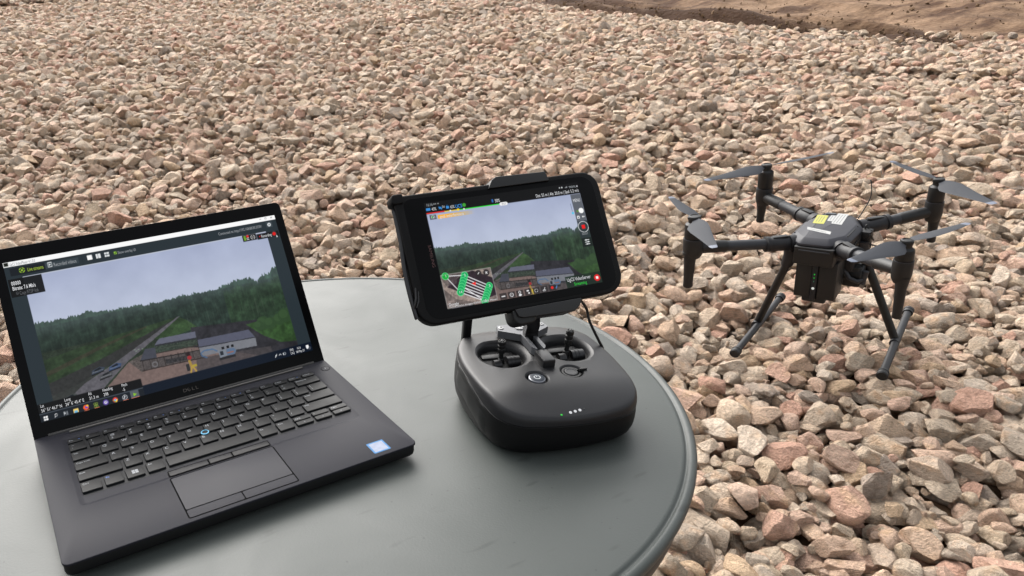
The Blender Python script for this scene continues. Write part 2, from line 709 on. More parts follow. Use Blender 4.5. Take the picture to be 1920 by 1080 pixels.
NS = 210000
sx = rng.uniform(DX0 + .2, DX1 - .2, NS)
sy = rng.uniform(DY0 + .2, DY1 - .2, NS)
ok = in_poly(sx, sy, dom)
sx, sy = sx[ok], sy[ok]
ed = edge_dist(sx, sy)
sand = np.minimum(seg_dist(sx, sy, (5.45, 2.62), (6.1, 1.75)) / 0.15, seg_dist(sx, sy, (4.9, 3.1), (5.4, 2.75)) / 0.08)
sand = np.minimum(sand, seg_dist(sx, sy, (0.2, 9.7), (1.2, 10.0)) / 0.42)
keep = (ed > rng.normal(0.0, 0.10, len(sx)) + 0.16 * np.sin(sx * 5 + sy * 3) * np.sin(sy * 4.3 - sx * 2)) | ((ed > -0.9) & (rng.random(len(sx)) < 0.02 + 0.30 * np.exp(np.minimum(ed, 0) / 0.20)))
keep &= (sand > rng.normal(1, 0.2, len(sx))) | (rng.random(len(sx)) < 0.012)
sx, sy, ed = sx[keep], sy[keep], ed[keep]
pts, rots, scl, var, top_h = [], [], [], [], []
LIMIT = 0.012                                       # stones stop piling this far above the nominal surface
for i in range(len(sx)):
    x, y = sx[i], sy[i]
    far = min(1.0, max(0.0, math.hypot(x - 0.3, y) - 2.6) / 5)
    r = 0.0212 * math.exp(rng.normal(0, 0.37)) * (1 + 0.42 * far + 0.22 * math.exp(-((x * x + y * y) / 3.2)))
    r = min(r, 0.048)
    if rng.random() < 0.13:
        r *= 0.55
    bx_, by_, bh = x, y, 1e9
    n = max(2, int(r * 0.8 / CELL))
    for c in range(4):                              # settle into the lowest of a few spots close by
        cx_ = x + rng.normal(0, 0.035) if c else x
        cy_ = y + rng.normal(0, 0.035) if c else y
        ix, iy = int((cx_ - DX0) / CELL), int((cy_ - DY0) / CELL)
        if ix < n + 1 or iy < n + 1 or ix > hw - n - 2 or iy > hh - n - 2:
            continue
        h = HM[iy - n:iy + n + 1, ix - n:ix + n + 1]
        v_ = h.mean() - BASE[iy, ix]
        if v_ < bh:
            bx_, by_, bh, bi = cx_, cy_, v_, (ix, iy)
    if bh > DEPTH + LIMIT:
        continue
    ix, iy = bi
    n2 = int(r / CELL) + 1
    P = HM[iy - n2:iy + n2 + 1, ix - n2:ix + n2 + 1]
    if P.shape != (2 * n2 + 1, 2 * n2 + 1):
        continue
    yy, xx = np.mgrid[-n2:n2 + 1, -n2:n2 + 1] * CELL
    d2 = (xx * xx + yy * yy) / (r * r * 0.86)
    inside = d2 < 1
    hz = r * 0.58
    prof = np.sqrt(np.clip(1 - d2, 0, 1)) * hz
    need = (P + prof)[inside]
    z = 0.76 * need.mean() + 0.24 * need.max() - hz * 0.22
    P[inside] = np.maximum(P, z + prof * 0.92)[inside]
    pts.append((bx_, by_, z))
    t1, t2 = rng.normal(0, 0.19, 2)
    rots.append((t1, t2, rng.uniform(0, 2 * PI)))
    s_ = r * np.array([1.14, 1.14, 1.2]) * rng.uniform(0.92, 1.1, 3)
    scl.append(s_)
    var.append(int(rng.integers(len(STONES))))
    top_h.append(z + hz)
pts = np.array(pts)
rots = np.array(rots)
scl = np.array(scl)
var = np.array(var)
top_h = np.array(top_h)
print('stones', len(pts))
# which lie on top
ixs = ((pts[:, 0] - DX0) / CELL).astype(int)
iys = ((pts[:, 1] - DY0) / CELL).astype(int)
on_top = top_h > HM[iys, ixs] - 0.012

# ------------------------------------------------------------------ clear and set stones under the landing gear and table legs (they carry them)
DRONE_R = np.array([[0.3041677, 0.94624778, -0.10998702], [-0.95163691, 0.30706222, 0.00999882], [0.04323422, 0.10162639, 0.99388273]])
DRONE_O = np.array([1.920, 0.570, -0.122 + DECK])
skid_l = [(-119, -200, -400), (-127, 5, -400), (-124, 208, -400)]
skid_r = [(212, -145, -400), (200, 59, -400), (192, 262, -400)]
for sk in (skid_l, skid_r):
    for a, b in zip(sk[:-1], sk[1:]):
        A = DRONE_R @ (np.array(a) / 1000) + DRONE_O
        B = DRONE_R @ (np.array(b) / 1000) + DRONE_O
        ab = B - A
        t = np.clip(((pts - A) @ ab) / (ab @ ab), 0, 1)
        cl = A + t[:, None] * ab
        d = np.hypot(pts[:, 0] - cl[:, 0], pts[:, 1] - cl[:, 1])
        over = (top_h + 0.004) - (cl[:, 2] - 0.011)
        push = (d < scl[:, 0] + 0.010) & (over > 0)
        pts[push, 2] -= over[push]
        top_h[push] -= over[push]

uv, dep = project(pts)
TABLE_C = np.array([0.31135, 0.16395])
TABLE_R = 0.3936
kz = (TAB_Z - CP[2]) / (pts[:, 2] - CP[2])
hit = CP[:2] + (pts[:, :2] - CP[:2]) * kz[:, None]
hidden = (np.hypot(hit[:, 0] - TABLE_C[0], hit[:, 1] - TABLE_C[1]) < TABLE_R) & (kz > 0) & (kz < 1)
lid_q = [(-20, 467), (522, 379), (607, 672), (65, 824)]
tab_q = [(735, 370), (1130, 326), (1163, 545), (790, 610)]
seen = on_top & (dep > 0) & ~hidden & (uv[:, 0] > 5) & (uv[:, 0] < 1915) & (uv[:, 1] > 5) & (uv[:, 1] < 1075)
for q in (lid_q, tab_q):
    seen &= ~in_poly(uv[:, 0], uv[:, 1], q)
size_px = np.where(seen, scl[:, 0] / np.maximum(dep, .1), 0)
pick = np.argsort(-size_px)[:300]
rest = np.setdiff1d(np.arange(len(pts)), pick)
for i in pick:
    o = link('stone', STONES[var[i]], ground)
    o.location = pts[i]
    o.rotation_euler = rots[i]
    o.scale = scl[i]


def scatter(name, pts, rots, scl, var, meshes, parent):
    me = bpy.data.meshes.new(name)
    me.vertices.add(len(pts))
    me.vertices.foreach_set('co', np.asarray(pts, np.float32).ravel())
    for nm, ty, dat, key in (('rot', 'FLOAT_VECTOR', rots, 'vector'), ('scl', 'FLOAT_VECTOR', scl, 'vector'), ('pick', 'INT', var, 'value')):
        a = me.attributes.new(nm, ty, 'POINT')
        a.data.foreach_set(key, np.asarray(dat, np.int32 if ty == 'INT' else np.float32).ravel())
    ob = link(name, me, parent)
    ob['kind'] = 'stuff'
    lib = bpy.data.collections.new(name + '_shapes')
    for k, m in enumerate(meshes):
        lib.objects.link(bpy.data.objects.new('%s_shape_%02d' % (name, k), m))
    ng = bpy.data.node_groups.new(name, 'GeometryNodeTree')
    ng.interface.new_socket('Geometry', in_out='INPUT', socket_type='NodeSocketGeometry')
    ng.interface.new_socket('Geometry', in_out='OUTPUT', socket_type='NodeSocketGeometry')
    N = ng.nodes
    gi = N.new('NodeGroupInput')
    go = N.new('NodeGroupOutput')
    ip = N.new('GeometryNodeInstanceOnPoints')
    ci = N.new('GeometryNodeCollectionInfo')
    ci.inputs['Collection'].default_value = lib
    ci.inputs['Separate Children'].default_value = True
    ci.inputs['Reset Children'].default_value = True
    ip.inputs['Pick Instance'].default_value = True

    def named(nm, ty):
        n = N.new('GeometryNodeInputNamedAttribute')
        n.data_type = ty
        n.inputs['Name'].default_value = nm
        return next(s for s in n.outputs if s.enabled)
    er = N.new('FunctionNodeEulerToRotation')
    ng.links.new(named('rot', 'FLOAT_VECTOR'), er.inputs[0])
    ng.links.new(gi.outputs[0], ip.inputs['Points'])
    ng.links.new(ci.outputs[0], ip.inputs['Instance'])
    ng.links.new(named('pick', 'INT'), ip.inputs['Instance Index'])
    ng.links.new(er.outputs[0], ip.inputs['Rotation'])
    ng.links.new(named('scl', 'FLOAT_VECTOR'), ip.inputs['Scale'])
    ng.links.new(ip.outputs[0], go.inputs[0])
    md = ob.modifiers.new('scatter', 'NODES')
    md.node_group = ng
    return ob


scatter('gravel', pts[rest], rots[rest], scl[rest], var[rest], STONES, ground)

# small chips between the stones and clods of earth beyond the rim
nq = 70000
qx = rng.uniform(DX0 + .3, DX1 - .3, nq)
qy = rng.uniform(DY0 + .3, DY1 - .3, nq)
okq = in_poly(qx, qy, dom) & (edge_dist(qx, qy) > -0.3) & (np.hypot(qx, qy) < 4.6)
qx, qy = qx[okq], qy[okq]
qh = HM[((qy - DY0) / CELL).astype(int), ((qx - DX0) / CELL).astype(int)]
low = qh < terrain(qx, qy) - 0.006
qx, qy, qh = qx[low], qy[low], qh[low]
k_ = len(qx)
scatter('stone_chips', np.c_[qx, qy, qh + 0.001], rng.uniform(0, 6.28, (k_, 3)), 0.0022 + 0.009 * rng.random((k_, 1)) ** 2 * np.ones((1, 3)),
        rng.integers(0, len(STONES), k_), STONES, ground)
M_CLOD = mat('earth_clod', lin(122, 99, 77), 0.95, spec=0.15, var=(1.5, 0.35), bump=(5, 0.6, 0.1))
CLODS = []
for k in (0, 3, 6, 9, 12):
    c = STONES[k].copy()
    c.materials.clear()
    c.materials.append(M_CLOD)
    CLODS.append(c)
nc = 40000
cx_ = rng.uniform(5.2, 13, nc)
cy_ = rng.uniform(0.5, 12, nc)
ce = edge_dist(cx_, cy_)
clump = 0.55 * np.exp(-((ce + 0.3) / 0.4) ** 2) + 0.5 * np.exp(-(seg_dist(cx_, cy_, (7.0, 3.75), (8.6, 2.2)) / 0.35) ** 2) + 0.06
okc = (ce < 0.05) & (rng.random(nc) < clump)
cx_, cy_ = cx_[okc], cy_[okc]
gxi = np.clip(np.searchsorted(gx, cx_), 0, len(gx) - 1)
gyi = np.clip(np.searchsorted(gy, cy_), 0, len(gy) - 1)
k_ = len(cx_)
scatter('earth_clods', np.c_[cx_, cy_, GZ[gyi, gxi] + 0.003], rng.uniform(0, 6.28, (k_, 3)),
        (0.0085 * np.exp(rng.normal(0, 0.55, (k_, 1)))).clip(0.003, 0.028) * np.ones((1, 3)), rng.integers(0, len(CLODS), k_), CLODS, ground)

# ------------------------------------------------------------------ round table
M_TABLE = mat('grey_table_plastic', lin(61, 65, 63), 0.48, spec=0.34, var=(3.0, 0.05, 6), bump=(420, 0.16, 0.0008))


def table_wear(m):
    """scuffs and specks on the table top"""
    t = m.node_tree
    L = t.links.new
    b = t.nodes['Principled BSDF']
    src = b.inputs['Base Color'].links[0].from_socket
    tc = t.nodes.new('ShaderNodeTexCoord')
    vo = t.nodes.new('ShaderNodeTexNoise')
    vo.inputs['Scale'].default_value = 34
    vo.inputs['Detail'].default_value = 2
    mp = t.nodes.new('ShaderNodeMapping')
    mp.inputs['Rotation'].default_value = (0, 0, 0.5)
    mp.inputs['Scale'].default_value = (0.55, 2.2, 1)
    L(tc.outputs['Object'], mp.inputs['Vector'])
    L(mp.outputs[0], vo.inputs['Vector'])
    r = t.nodes.new('ShaderNodeMapRange')
    r.inputs[1].default_value = 0.66
    r.inputs[2].default_value = 0.74
    r.inputs[3].default_value = 1.0
    r.inputs[4].default_value = 0.72
    L(vo.outputs[0], r.inputs[0])
    mx = t.nodes.new('ShaderNodeMix')
    mx.data_type = 'RGBA'
    mx.blend_type = 'MULTIPLY'
    mx.inputs[0].default_value = 1
    L(src, mx.inputs[6])
    L(r.outputs[0], mx.inputs[7])
    L(mx.outputs[2], b.inputs['Base Color'])
    # fine dust specks and hand smears
    sp_ = t.nodes.new('ShaderNodeTexVoronoi')
    sp_.inputs['Scale'].default_value = 55
    L(tc.outputs['Object'], sp_.inputs['Vector'])
    rs = t.nodes.new('ShaderNodeMapRange')
    rs.inputs[1].default_value = 0.03
    rs.inputs[2].default_value = 0.07
    rs.inputs[3].default_value = 0.6
    rs.inputs[4].default_value = 1.0
    L(sp_.outputs['Distance'], rs.inputs[0])
    m2 = t.nodes.new('ShaderNodeMix')
    m2.data_type = 'RGBA'
    m2.blend_type = 'MULTIPLY'
    m2.inputs[0].default_value = 1
    L(mx.outputs[2], m2.inputs[6])
    L(rs.outputs[0], m2.inputs[7])
    L(m2.outputs[2], b.inputs['Base Color'])
    sm_ = t.nodes.new('ShaderNodeTexNoise')
    sm_.inputs['Scale'].default_value = 7
    sm_.inputs['Detail'].default_value = 6
    sm_.inputs['Distortion'].default_value = 1.2
    L(tc.outputs['Object'], sm_.inputs['Vector'])
    rr = t.nodes.new('ShaderNodeMapRange')
    rr.inputs[1].default_value = 0.35
    rr.inputs[2].default_value = 0.65
    rr.inputs[3].default_value = 0.45
    rr.inputs[4].default_value = 0.53
    L(sm_.outputs[0], rr.inputs[0])
    L(rr.outputs[0], b.inputs['Roughness'])


table_wear(M_TABLE)
M_TSKIRT = mat('table_skirt_plastic', lin(40, 41, 42), 0.5, spec=0.3, var=(6, 0.06), bump=(300, 0.12, 0.0008))
tb = thing('round_table', 'round grey plastic garden table with a grooved rim, holding the laptop', 'table', T(TABLE_C[0], TABLE_C[1], 0.0))
g = Geo()
R_ = TABLE_R * 1000
zt = TAB_Z * 1000
prof = [(1, zt - 8), (R_ - 22, zt - 8), (R_ - 8, zt - 14), (R_ - 1.5, zt - 12), (R_ + 0.2, zt - 7), (R_, zt - 3.6), (R_ - 2.2, zt - 1.0), (R_ - 5.0, zt), (R_ - 7.2, zt - 0.5),
        (R_ - 8.6, zt - 2.0), (R_ - 9.4, zt - 2.6), (R_ - 10.4, zt - 2.5), (R_ - 11.4, zt - 1.3), (R_ - 12.6, zt - 0.35), (R_ - 14.5, zt), (R_ - 60, zt), (1, zt)]
g.lathe(prof, 160)
g.build('tabletop', M_TABLE, tb, 50, MM)
g = Geo()
g.lathe([(R_ - 16, zt - 13), (R_ - 5, zt - 13), (R_ - 4, zt - 20), (R_ - 7, zt - 36), (R_ - 13, zt - 52), (R_ - 20, zt - 60), (R_ - 24, zt - 58), (R_ - 18, zt - 40)], 160, cap0=False, cap1=False)
g.build('skirt', M_TSKIRT, tb, 50, MM)
for k in range(4):
    a = PI / 4 + k * PI / 2 + 0.2
    ex, ey = math.cos(a), math.sin(a)
    foot = (ex * 300, ey * 300)
    fz = float(terrain(TABLE_C[0] + foot[0] / 1000, TABLE_C[1] + foot[1] / 1000)) * 1000
    g = Geo()
    g.tube([(ex * 300, ey * 300, fz - 25), (ex * 290, ey * 290, 120), (ex * 270, ey * 270, zt - 60), (ex * 255, ey * 255, zt - 8.5)], [18, 19, 22, 26], 16)
    g.build('leg', M_TSKIRT, tb, 40, MM)

# ------------------------------------------------------------------ little painter for what the two screens show (a flat picture on a flat screen)


class Paint:
    SS = 2

    def __init__(s, w_, h, col=(0, 0, 0)):
        s.w, s.h = w_ * s.SS, h * s.SS
        s.a = np.zeros((s.h, s.w, 3))
        s.a[:] = col

    def px(s, p):
        p = np.atleast_2d(np.array(p, float))
        return np.c_[p[:, 0] * s.w, (1 - p[:, 1]) * s.h]

    def poly(s, pts, col, al=1.0, tex=None):
        p = s.px(pts)
        x0, y0 = np.floor(p.min(0)).astype(int)
        x1, y1 = np.ceil(p.max(0)).astype(int) + 1
        x0, y0, x1, y1 = max(x0, 0), max(y0, 0), min(x1, s.w), min(y1, s.h)
        if x1 <= x0 or y1 <= y0:
            return
        X, Y = np.meshgrid(np.arange(x0, x1) + .5, np.arange(y0, y1) + .5)
        c = in_poly(X, Y, p)
        s.put(c, x0, y0, x1, y1, col, al, tex)

    def put(s, c, x0, y0, x1, y1, col, al=1.0, tex=None):
        sub = s.a[y0:y1, x0:x1]
        cc = np.broadcast_to(np.array(col, float), sub.shape)
        if tex is not None:
            cc = cc * tex[y0:y1, x0:x1, None]
        m = (c * al)[..., None]
        s.a[y0:y1, x0:x1] = sub * (1 - m) + cc * m

    def rect(s, u0, v0, u1, v1, col, al=1.0, tex=None):
        s.poly([(u0, v0), (u1, v0), (u1, v1), (u0, v1)], col, al, tex)

    def disc(s, u, v, r, col, al=1.0, r_in=0.0, ry=None):
        """r in fractions of the height"""
        cx, cy = s.px((u, v))[0]
        R = r * s.h
        x0, x1 = max(int(cx - R - 1), 0), min(int(cx + R + 2), s.w)
        y0, y1 = max(int(cy - R - 1), 0), min(int(cy + R + 2), s.h)
        if x1 <= x0 or y1 <= y0:
            return
        X, Y = np.meshgrid(np.arange(x0, x1) + .5, np.arange(y0, y1) + .5)
        d = np.hypot(X - cx, (Y - cy) * (1 if ry is None else r / ry))
        s.put((d < R) & (d >= r_in * s.h), x0, y0, x1, y1, col, al)

    def line(s, pts, wd, col, al=1.0):
        p = s.px(pts)
        for a, b in zip(p[:-1], p[1:]):
            d = b - a
            L_ = np.hypot(*d) + 1e-9
            n = np.array([-d[1], d[0]]) / L_ * wd * s.h / 2
            q = [a + n, b + n, b - n, a - n]
            s.poly([(x / s.w, 1 - y / s.h) for x, y in q], col, al)

    def done(s):
        return s.a.reshape(s.h // 2, 2, s.w // 2, 2, 3).mean((1, 3))


def video(w_, h):
    """the aerial view both screens show; s to the right, t upwards, both 0..1"""
    p = Paint(w_, h)
    H, W = p.h, p.w
    vv = 1 - (np.arange(H) + .5) / H
    k = np.clip((vv - 0.55) / 0.45, 0, 1)[:, None, None]
    cloud = (vnoise(H, W, 90, 21, 4) - .5)[..., None]
    p.a[:] = np.array((188, 196, 216)) * (1 - k) + np.array((164, 173, 200)) * k
    p.a += cloud * 16
    sp = 1 + (vnoise(H, W, 8, 22, 3) - .5) * 0.38
    fine_ = 1 + (vnoise(H, W, 4, 23, 2) - .5) * 0.9
    streak = 1 + (vnoise(H // 6 + 1, W, 5, 24, 2).repeat(6, 0)[:H] - .5) * 0.35
    blotch = 1 + (vnoise(H, W, 26, 25, 3) - .5) * 0.7
    tree = sp * streak * blotch
    # ground first
    p.rect(0, 0, 1, 0.52, (50, 64, 46), 1, blotch * fine_ ** .5)
    # far ridge
    r = np.random.default_rng(5)

    def ridge(pts, jag, base, col, tex):
        xs = np.linspace(pts[0][0], pts[-1][0], 180)
        ys = np.interp(xs, [q[0] for q in pts], [q[1] for q in pts]) + r.normal(0, jag, 180) + jag * 1.3 * np.sin(xs * 71) * np.sin(xs * 33 + 1)
        p.poly([*zip(xs, ys), (pts[-1][0], base), (pts[0][0], base)], col, 1, tex)
    ridge([(0.45, .60), (.60, .605), (.72, .60), (.8, .60)], .004, .44, (66, 84, 82), sp)
    ridge([(0, .634), (.155, .636), (.20, .646), (.24, .628), (.327, .618), (.42, .608), (.492, .600), (.56, .596)], .006, .415, (40, 58, 46), tree)
    ridge([(.50, .598), (.573, .615), (.62, .612), (.68, .596), (.72, .60), (.76, .635), (.84, .645), (.90, .612), (.93, .645), (1.0, .682)], .008, .30, (42, 62, 50), tree)
    ridge([(.74, .57), (.80, .60), (.88, .57), (1.0, .60)], .012, .28, (44, 70, 44), tree)
    # left clearing
    p.poly([(0, .36), (.25, .42), (.535, .457), (.52, .44), (.3, .30), (.1, .20), (0, .18)], (50, 72, 42), 1, blotch * sp)
    p.poly([(0, .27), (.20, .365), (.40, .44), (.40, .43), (.20, .34), (0, .235)], (76, 62, 48), .6, sp)
    p.poly([(0, .185), (.20, .27), (.42, .392), (.50, .435), (.47, .40), (.30, .26), (.10, .13), (0, .09)], (56, 56, 54), 1, sp)
    p.poly([(0, .24), (.14, .29), (.30, .365), (.30, .35), (.14, .262), (0, .205)], (56, 82, 42), .6, sp)
    p.poly([(0, .09), (.10, .13), (.18, .18), (.05, 0), (0, 0)], (64, 66, 62), 1, sp)
    # right of the road
    p.poly([(.535, .45), (.56, .42), (.60, .34), (.45, .30), (.42, .33)], (58, 88, 46), 1, blotch * sp)
    p.poly([(.57, .35), (.80, .30), (1.0, .26), (1.0, .0), (.55, .0)], (50, 48, 54), 1, sp * blotch)
    p.poly([(.80, .27), (.92, .275), (1.0, .27), (1.0, .04), (.93, .06), (.86, .15)], (54, 92, 40), 1, blotch * sp)
    for bx0, by0, rr in ((.875, .25, .055), (.905, .235, .05), (.855, .235, .04), (.95, .25, .05), (.98, .27, .06)):
        p.disc(bx0, by0, rr, (52, 86, 44), 0.9)
        p.disc(bx0 - .006, by0 + .014, rr * .6, (66, 104, 54), 0.6)
    # birch trunks
    for _ in range(60):
        x = r.uniform(.56, .95)
        y = r.uniform(.30, .42)
        p.line([(x, y), (x + r.normal(0, .002), y + r.uniform(.05, .14))], .0035, (120, 130, 112), r.uniform(.05, .2))
    for _ in range(30):
        x = r.uniform(.02, .5)
        y = .40 + x * .1
        p.line([(x, y), (x, y + r.uniform(.03, .09))], .003, (110, 124, 104), r.uniform(.04, .14))
    # yard and road
    p.poly([(.16, .0), (.30, .20), (.36, .235), (.42, .26), (.62, .16), (.82, .0)], (142, 114, 106), 1, sp ** .6)
    p.poly([(.56, .10), (.88, .05), (.88, 0), (.55, .0)], (84, 76, 78), .8, sp)
    p.poly([(.30, .20), (.36, .235), (.40, .25), (.37, .15), (.34, .1)], (88, 82, 78), .8, fine_)
    p.poly([(.533, .459), (.540, .457), (.453, .362), (.302, .212), (.21, .09), (.15, 0), (.02, 0), (.12, .12), (.264, .232), (.433, .374)], (108, 104, 112), 1, sp)
    # sheds: tall one with a mono-pitch roof, low annex, long right-hand building
    p.poly([(.41, .28), (.585, .262), (.58, .20), (.405, .21)], (62, 76, 62), 1, fine_)
    p.poly([(.437, .322), (.585, .312), (.582, .262), (.412, .280)], (112, 114, 136), 1, sp ** .3)
    p.poly([(.412, .280), (.582, .262), (.582, .250), (.412, .268)], (50, 52, 56), 1)
    p.line([(.41, .245), (.58, .228)], .006, (74, 84, 70))
    p.line([(.405, .215), (.58, .198)], .008, (66, 58, 52))
    p.poly([(.372, .268), (.412, .262), (.408, .180), (.342, .185)], (76, 78, 92), 1, sp ** .4)
    p.poly([(.342, .185), (.408, .180), (.60, .155), (.60, .09), (.40, .10), (.342, .108)], (96, 86, 84), 1, fine_ ** .5)
    for x in np.linspace(.35, .58, 9):
        p.line([(x, .10), (x, .18)], .005, (52, 42, 38))
    p.poly([(.44, .15), (.52, .142), (.52, .11), (.44, .116)], (62, 58, 60), 1, fine_)
    p.line([(.342, .186), (.60, .156)], .008, (44, 38, 38))
    p.line([(.342, .108), (.60, .092)], .008, (60, 46, 42))
    p.disc(.395, .135, .022, (150, 150, 156), .6, .014)
    p.poly([(.586, .240), (.805, .225), (.825, .150), (.583, .178)], (98, 100, 124), 1, sp ** .25)
    p.poly([(.583, .178), (.825, .150), (.822, .080), (.60, .105), (.583, .11)], (140, 142, 152), 1, sp ** .3)
    p.line([(.583, .180), (.826, .150)], .008, (58, 58, 68))
    for x in (.672, .693, .713):
        p.rect(x, .118, x + .011, .140, (24, 24, 28))
    # blue excavator
    B = (88, 124, 170)
    p.line([(.582, .128), (.60, .145), (.635, .142), (.652, .115)], .011, B)
    p.line([(.582, .128), (.588, .105), (.606, .085)], .012, (78, 110, 152))
    p.poly([(.655, .112), (.685, .118), (.69, .062), (.657, .058)], (140, 150, 166))
    p.rect(.661, .075, .675, .108, (40, 46, 58))
    p.poly([(.69, .115), (.722, .112), (.73, .085), (.72, .06), (.688, .062)], (100, 128, 166))
    p.rect(.690, .078, .718, .088, (176, 110, 92))
    p.rect(.652, .038, .722, .058, (44, 42, 46))
    # yellow loader with a red figure on it
    p.line([(.53, .10), (.535, .03)], .018, (206, 160, 52))
    p.line([(.535, .055), (.525, .0)], .012, (220, 176, 60))
    p.line([(.537, .055), (.548, .0)], .012, (220, 176, 60))
    p.rect(.538, .04, .556, .06, (214, 186, 40))
    p.rect(.512, .02, .526, .075, (52, 50, 52))
    p.disc(.534, .120, .016, (206, 40, 44))
    p.rect(.524, .135, .540, .165, (50, 30, 32))
    # parked cars
    for cx, cy, c in ((.180, .19, (64, 76, 96)), (.205, .142, (88, 88, 92)), (.245, .188, (58, 84, 134)), (.06, .045, (76, 82, 80))):
        p.poly([(cx - .026, cy - .02), (cx + .02, cy - .008), (cx + .028, cy + .016), (cx + .01, cy + .028), (cx - .02, cy + .012)], c)
        p.poly([(cx - .012, cy + .002), (cx + .016, cy + .012), (cx + .01, cy + .024), (cx - .012, cy + .012)], (28, 32, 38))
        p.line([(cx - .022, cy - .006), (cx + .02, cy + .004)], .005, (170, 174, 180), .6)
        p.line([(cx - .026, cy - .022), (cx + .022, cy - .010)], .008, (26, 26, 28))
    for x, y in ((.33, .275), (.345, .272), (.36, .27), (.335, .262)):
        p.rect(x, y, x + .007, y + .01, (150, 168, 150), .7)
    gl = p.a.mean(2, keepdims=True)
    lowm = (vv < .60)[:, None, None]
    p.a = np.where(lowm, (p.a * .80 + gl * .20) * .82 + np.array((2, 3, 4)), p.a)
    # haze towards the horizon
    hz = (np.exp(-((vv - .63) / .09) ** 2) * (vv < .70) * .22)[:, None, None] * (p.a.mean(2, keepdims=True) < 120)
    p.a = p.a * (1 - hz) + np.array((170, 182, 200)) * hz
    return np.clip(p.a, 0, 255)


def blit(p, vid, u0, v0, u1, v1):
    (x0, y1), (x1, y0) = p.px((u0, v0))[0].round().astype(int), p.px((u1, v1))[0].round().astype(int)
    ys = ((np.arange(y1 - y0) + .5) / (y1 - y0) * vid.shape[0]).astype(int)
    xs = ((np.arange(x1 - x0) + .5) / (x1 - x0) * vid.shape[1]).astype(int)
    p.a[y0:y1, x0:x1] = vid[ys][:, xs]


def emis(name, c, k=1.0, base=(0.01, 0.01, 0.01)):
    return mat(name, base, 0.4, spec=0.2, emit=lin(*c), estr=k)


def screen_mat():
    m = bpy.data.materials.new('lit_display')
    m.use_nodes = True
    t = m.node_tree
    b = t.nodes['Principled BSDF']
    b.inputs['Base Color'].default_value = (0.004, 0.004, 0.004, 1)
    b.inputs['Roughness'].default_value = 0.25
    b.inputs['Specular IOR Level'].default_value = 0.12
    at = t.nodes.new('ShaderNodeAttribute')
    at.attribute_name = 'picture'
    t.links.new(at.outputs['Color'], b.inputs['Emission Color'])
    b.inputs['Emission Strength'].default_value = EMIT
    return m


M_SCREEN = screen_mat()


def screen_obj(img, wd, ht, M, parent):
    """lit display: one grid vertex per picture element"""
    h, w_ = img.shape[:2]
    X, Y = np.meshgrid(np.linspace(0, wd, w_), np.linspace(ht, 0, h))
    v = np.c_[X.ravel(), Y.ravel(), np.zeros(X.size)]
    Mn = np.array(M)
    v = v @ Mn[:3, :3].T + Mn[:3, 3]
    ix_ = np.arange(h * w_).reshape(h, w_)
    f = np.stack([ix_[1:, :-1], ix_[1:, 1:], ix_[:-1, 1:], ix_[:-1, :-1]], -1).reshape(-1, 4)
    me = grid_mesh('screen', v, f, M_SCREEN)
    c = np.clip(img, 0, 255) / 255
    c = np.where(c <= .04045, c / 12.92, ((c + .055) / 1.055) ** 2.4)
    ca = me.color_attributes.new('picture', 'FLOAT_COLOR', 'POINT')
    ca.data.foreach_set('color', np.c_[c.reshape(-1, 3), np.ones(h * w_)].astype(np.float32).ravel())
    return link('screen', me, parent)


E_WHITE = emis('lit_white', (218, 219, 222))
E_GREY = emis('lit_grey', (150, 154, 158))
E_DIM = emis('lit_dim', (92, 94, 98))
E_LIME = emis('lit_lime', (164, 190, 52))
E_GREEN = emis('lit_green', (40, 200, 60))
E_INK = emis('lit_ink', (80, 84, 92))
E_BLUE = emis('lit_blue', (60, 140, 214))
E_RED = emis('lit_red', (230, 30, 30))


class Captions:
    """lettering on a display, one part per colour"""

    def __init__(s, wd, ht, M, parent, z=0.12):
        s.wd, s.ht, s.M, s.parent, s.z = wd, ht, M, parent, z
        s.g = {}

    def put(s, txt, u, v, size, m, width=None, align='l', bold=0.0):
        g = s.g.setdefault(m.name, (Geo(), m))[0]
        add_text(g, txt, u * s.wd, v * s.ht - size * s.ht * 0.35, size * s.ht, s.z, None if width is None else width * s.wd, align=align, bold=bold)

    def build(s):
        for g, m in s.g.values():
            g.build('lettering', m, s.parent, 0, s.M)


# ------------------------------------------------------------------ laptop
M_DECK = mat('laptop_deck_metal', lin(35, 35, 41), 0.55, spec=0.12, var=(9, 0.07, 4), bump=(900, 0.06, 0.0004))
M_WELL = mat('keyboard_well_plastic', lin(24, 25, 28), 0.55, spec=0.2)
M_CASE = mat('laptop_case_black', lin(14, 14, 15), 0.5, spec=0.3)
M_KEY = mat('key_plastic', lin(15, 16, 18), 0.5, spec=0.2, var=(60, 0.06))
M_BEZEL = mat('black_bezel', lin(5, 5, 6), 0.3, spec=0.08)
M_SEAM = mat('dark_gap', lin(5, 5, 6), 0.8, spec=0.05)
M_LEGEND = mat('key_legend_print', lin(134, 136, 140), 0.6)
M_LEGEND_B = mat('key_legend_blue', lin(70, 110, 190), 0.5)
M_HINGE = mat('hinge_metal', lin(84, 82, 80), 0.4, metal=0.5)
M_PAD = mat('touchpad_glass', lin(37, 37, 43), 0.5, spec=0.16, var=(14, 0.05))
M_BTN = mat('pointer_button_plastic', lin(22, 22, 25), 0.45, spec=0.14)
LX, LY = 165.5, 108.0
lap = thing('laptop', 'open black laptop showing an aerial video of forest and sheds', 'laptop', T(LX / 1000, LY / 1000, TAB_Z))
ML = MM @ T(-LX, -LY, 19.0)                            # laptop frame (mm, deck at z = 0) into the root
W_ = 331.0
g = Geo()
g.prism(rrect(0.8, 0.9, W_ - 0.8, 220, 7), -14.6, -1.5, 1.0, 4.5)
g.build('bottom_case', M_CASE, lap, 40, ML)
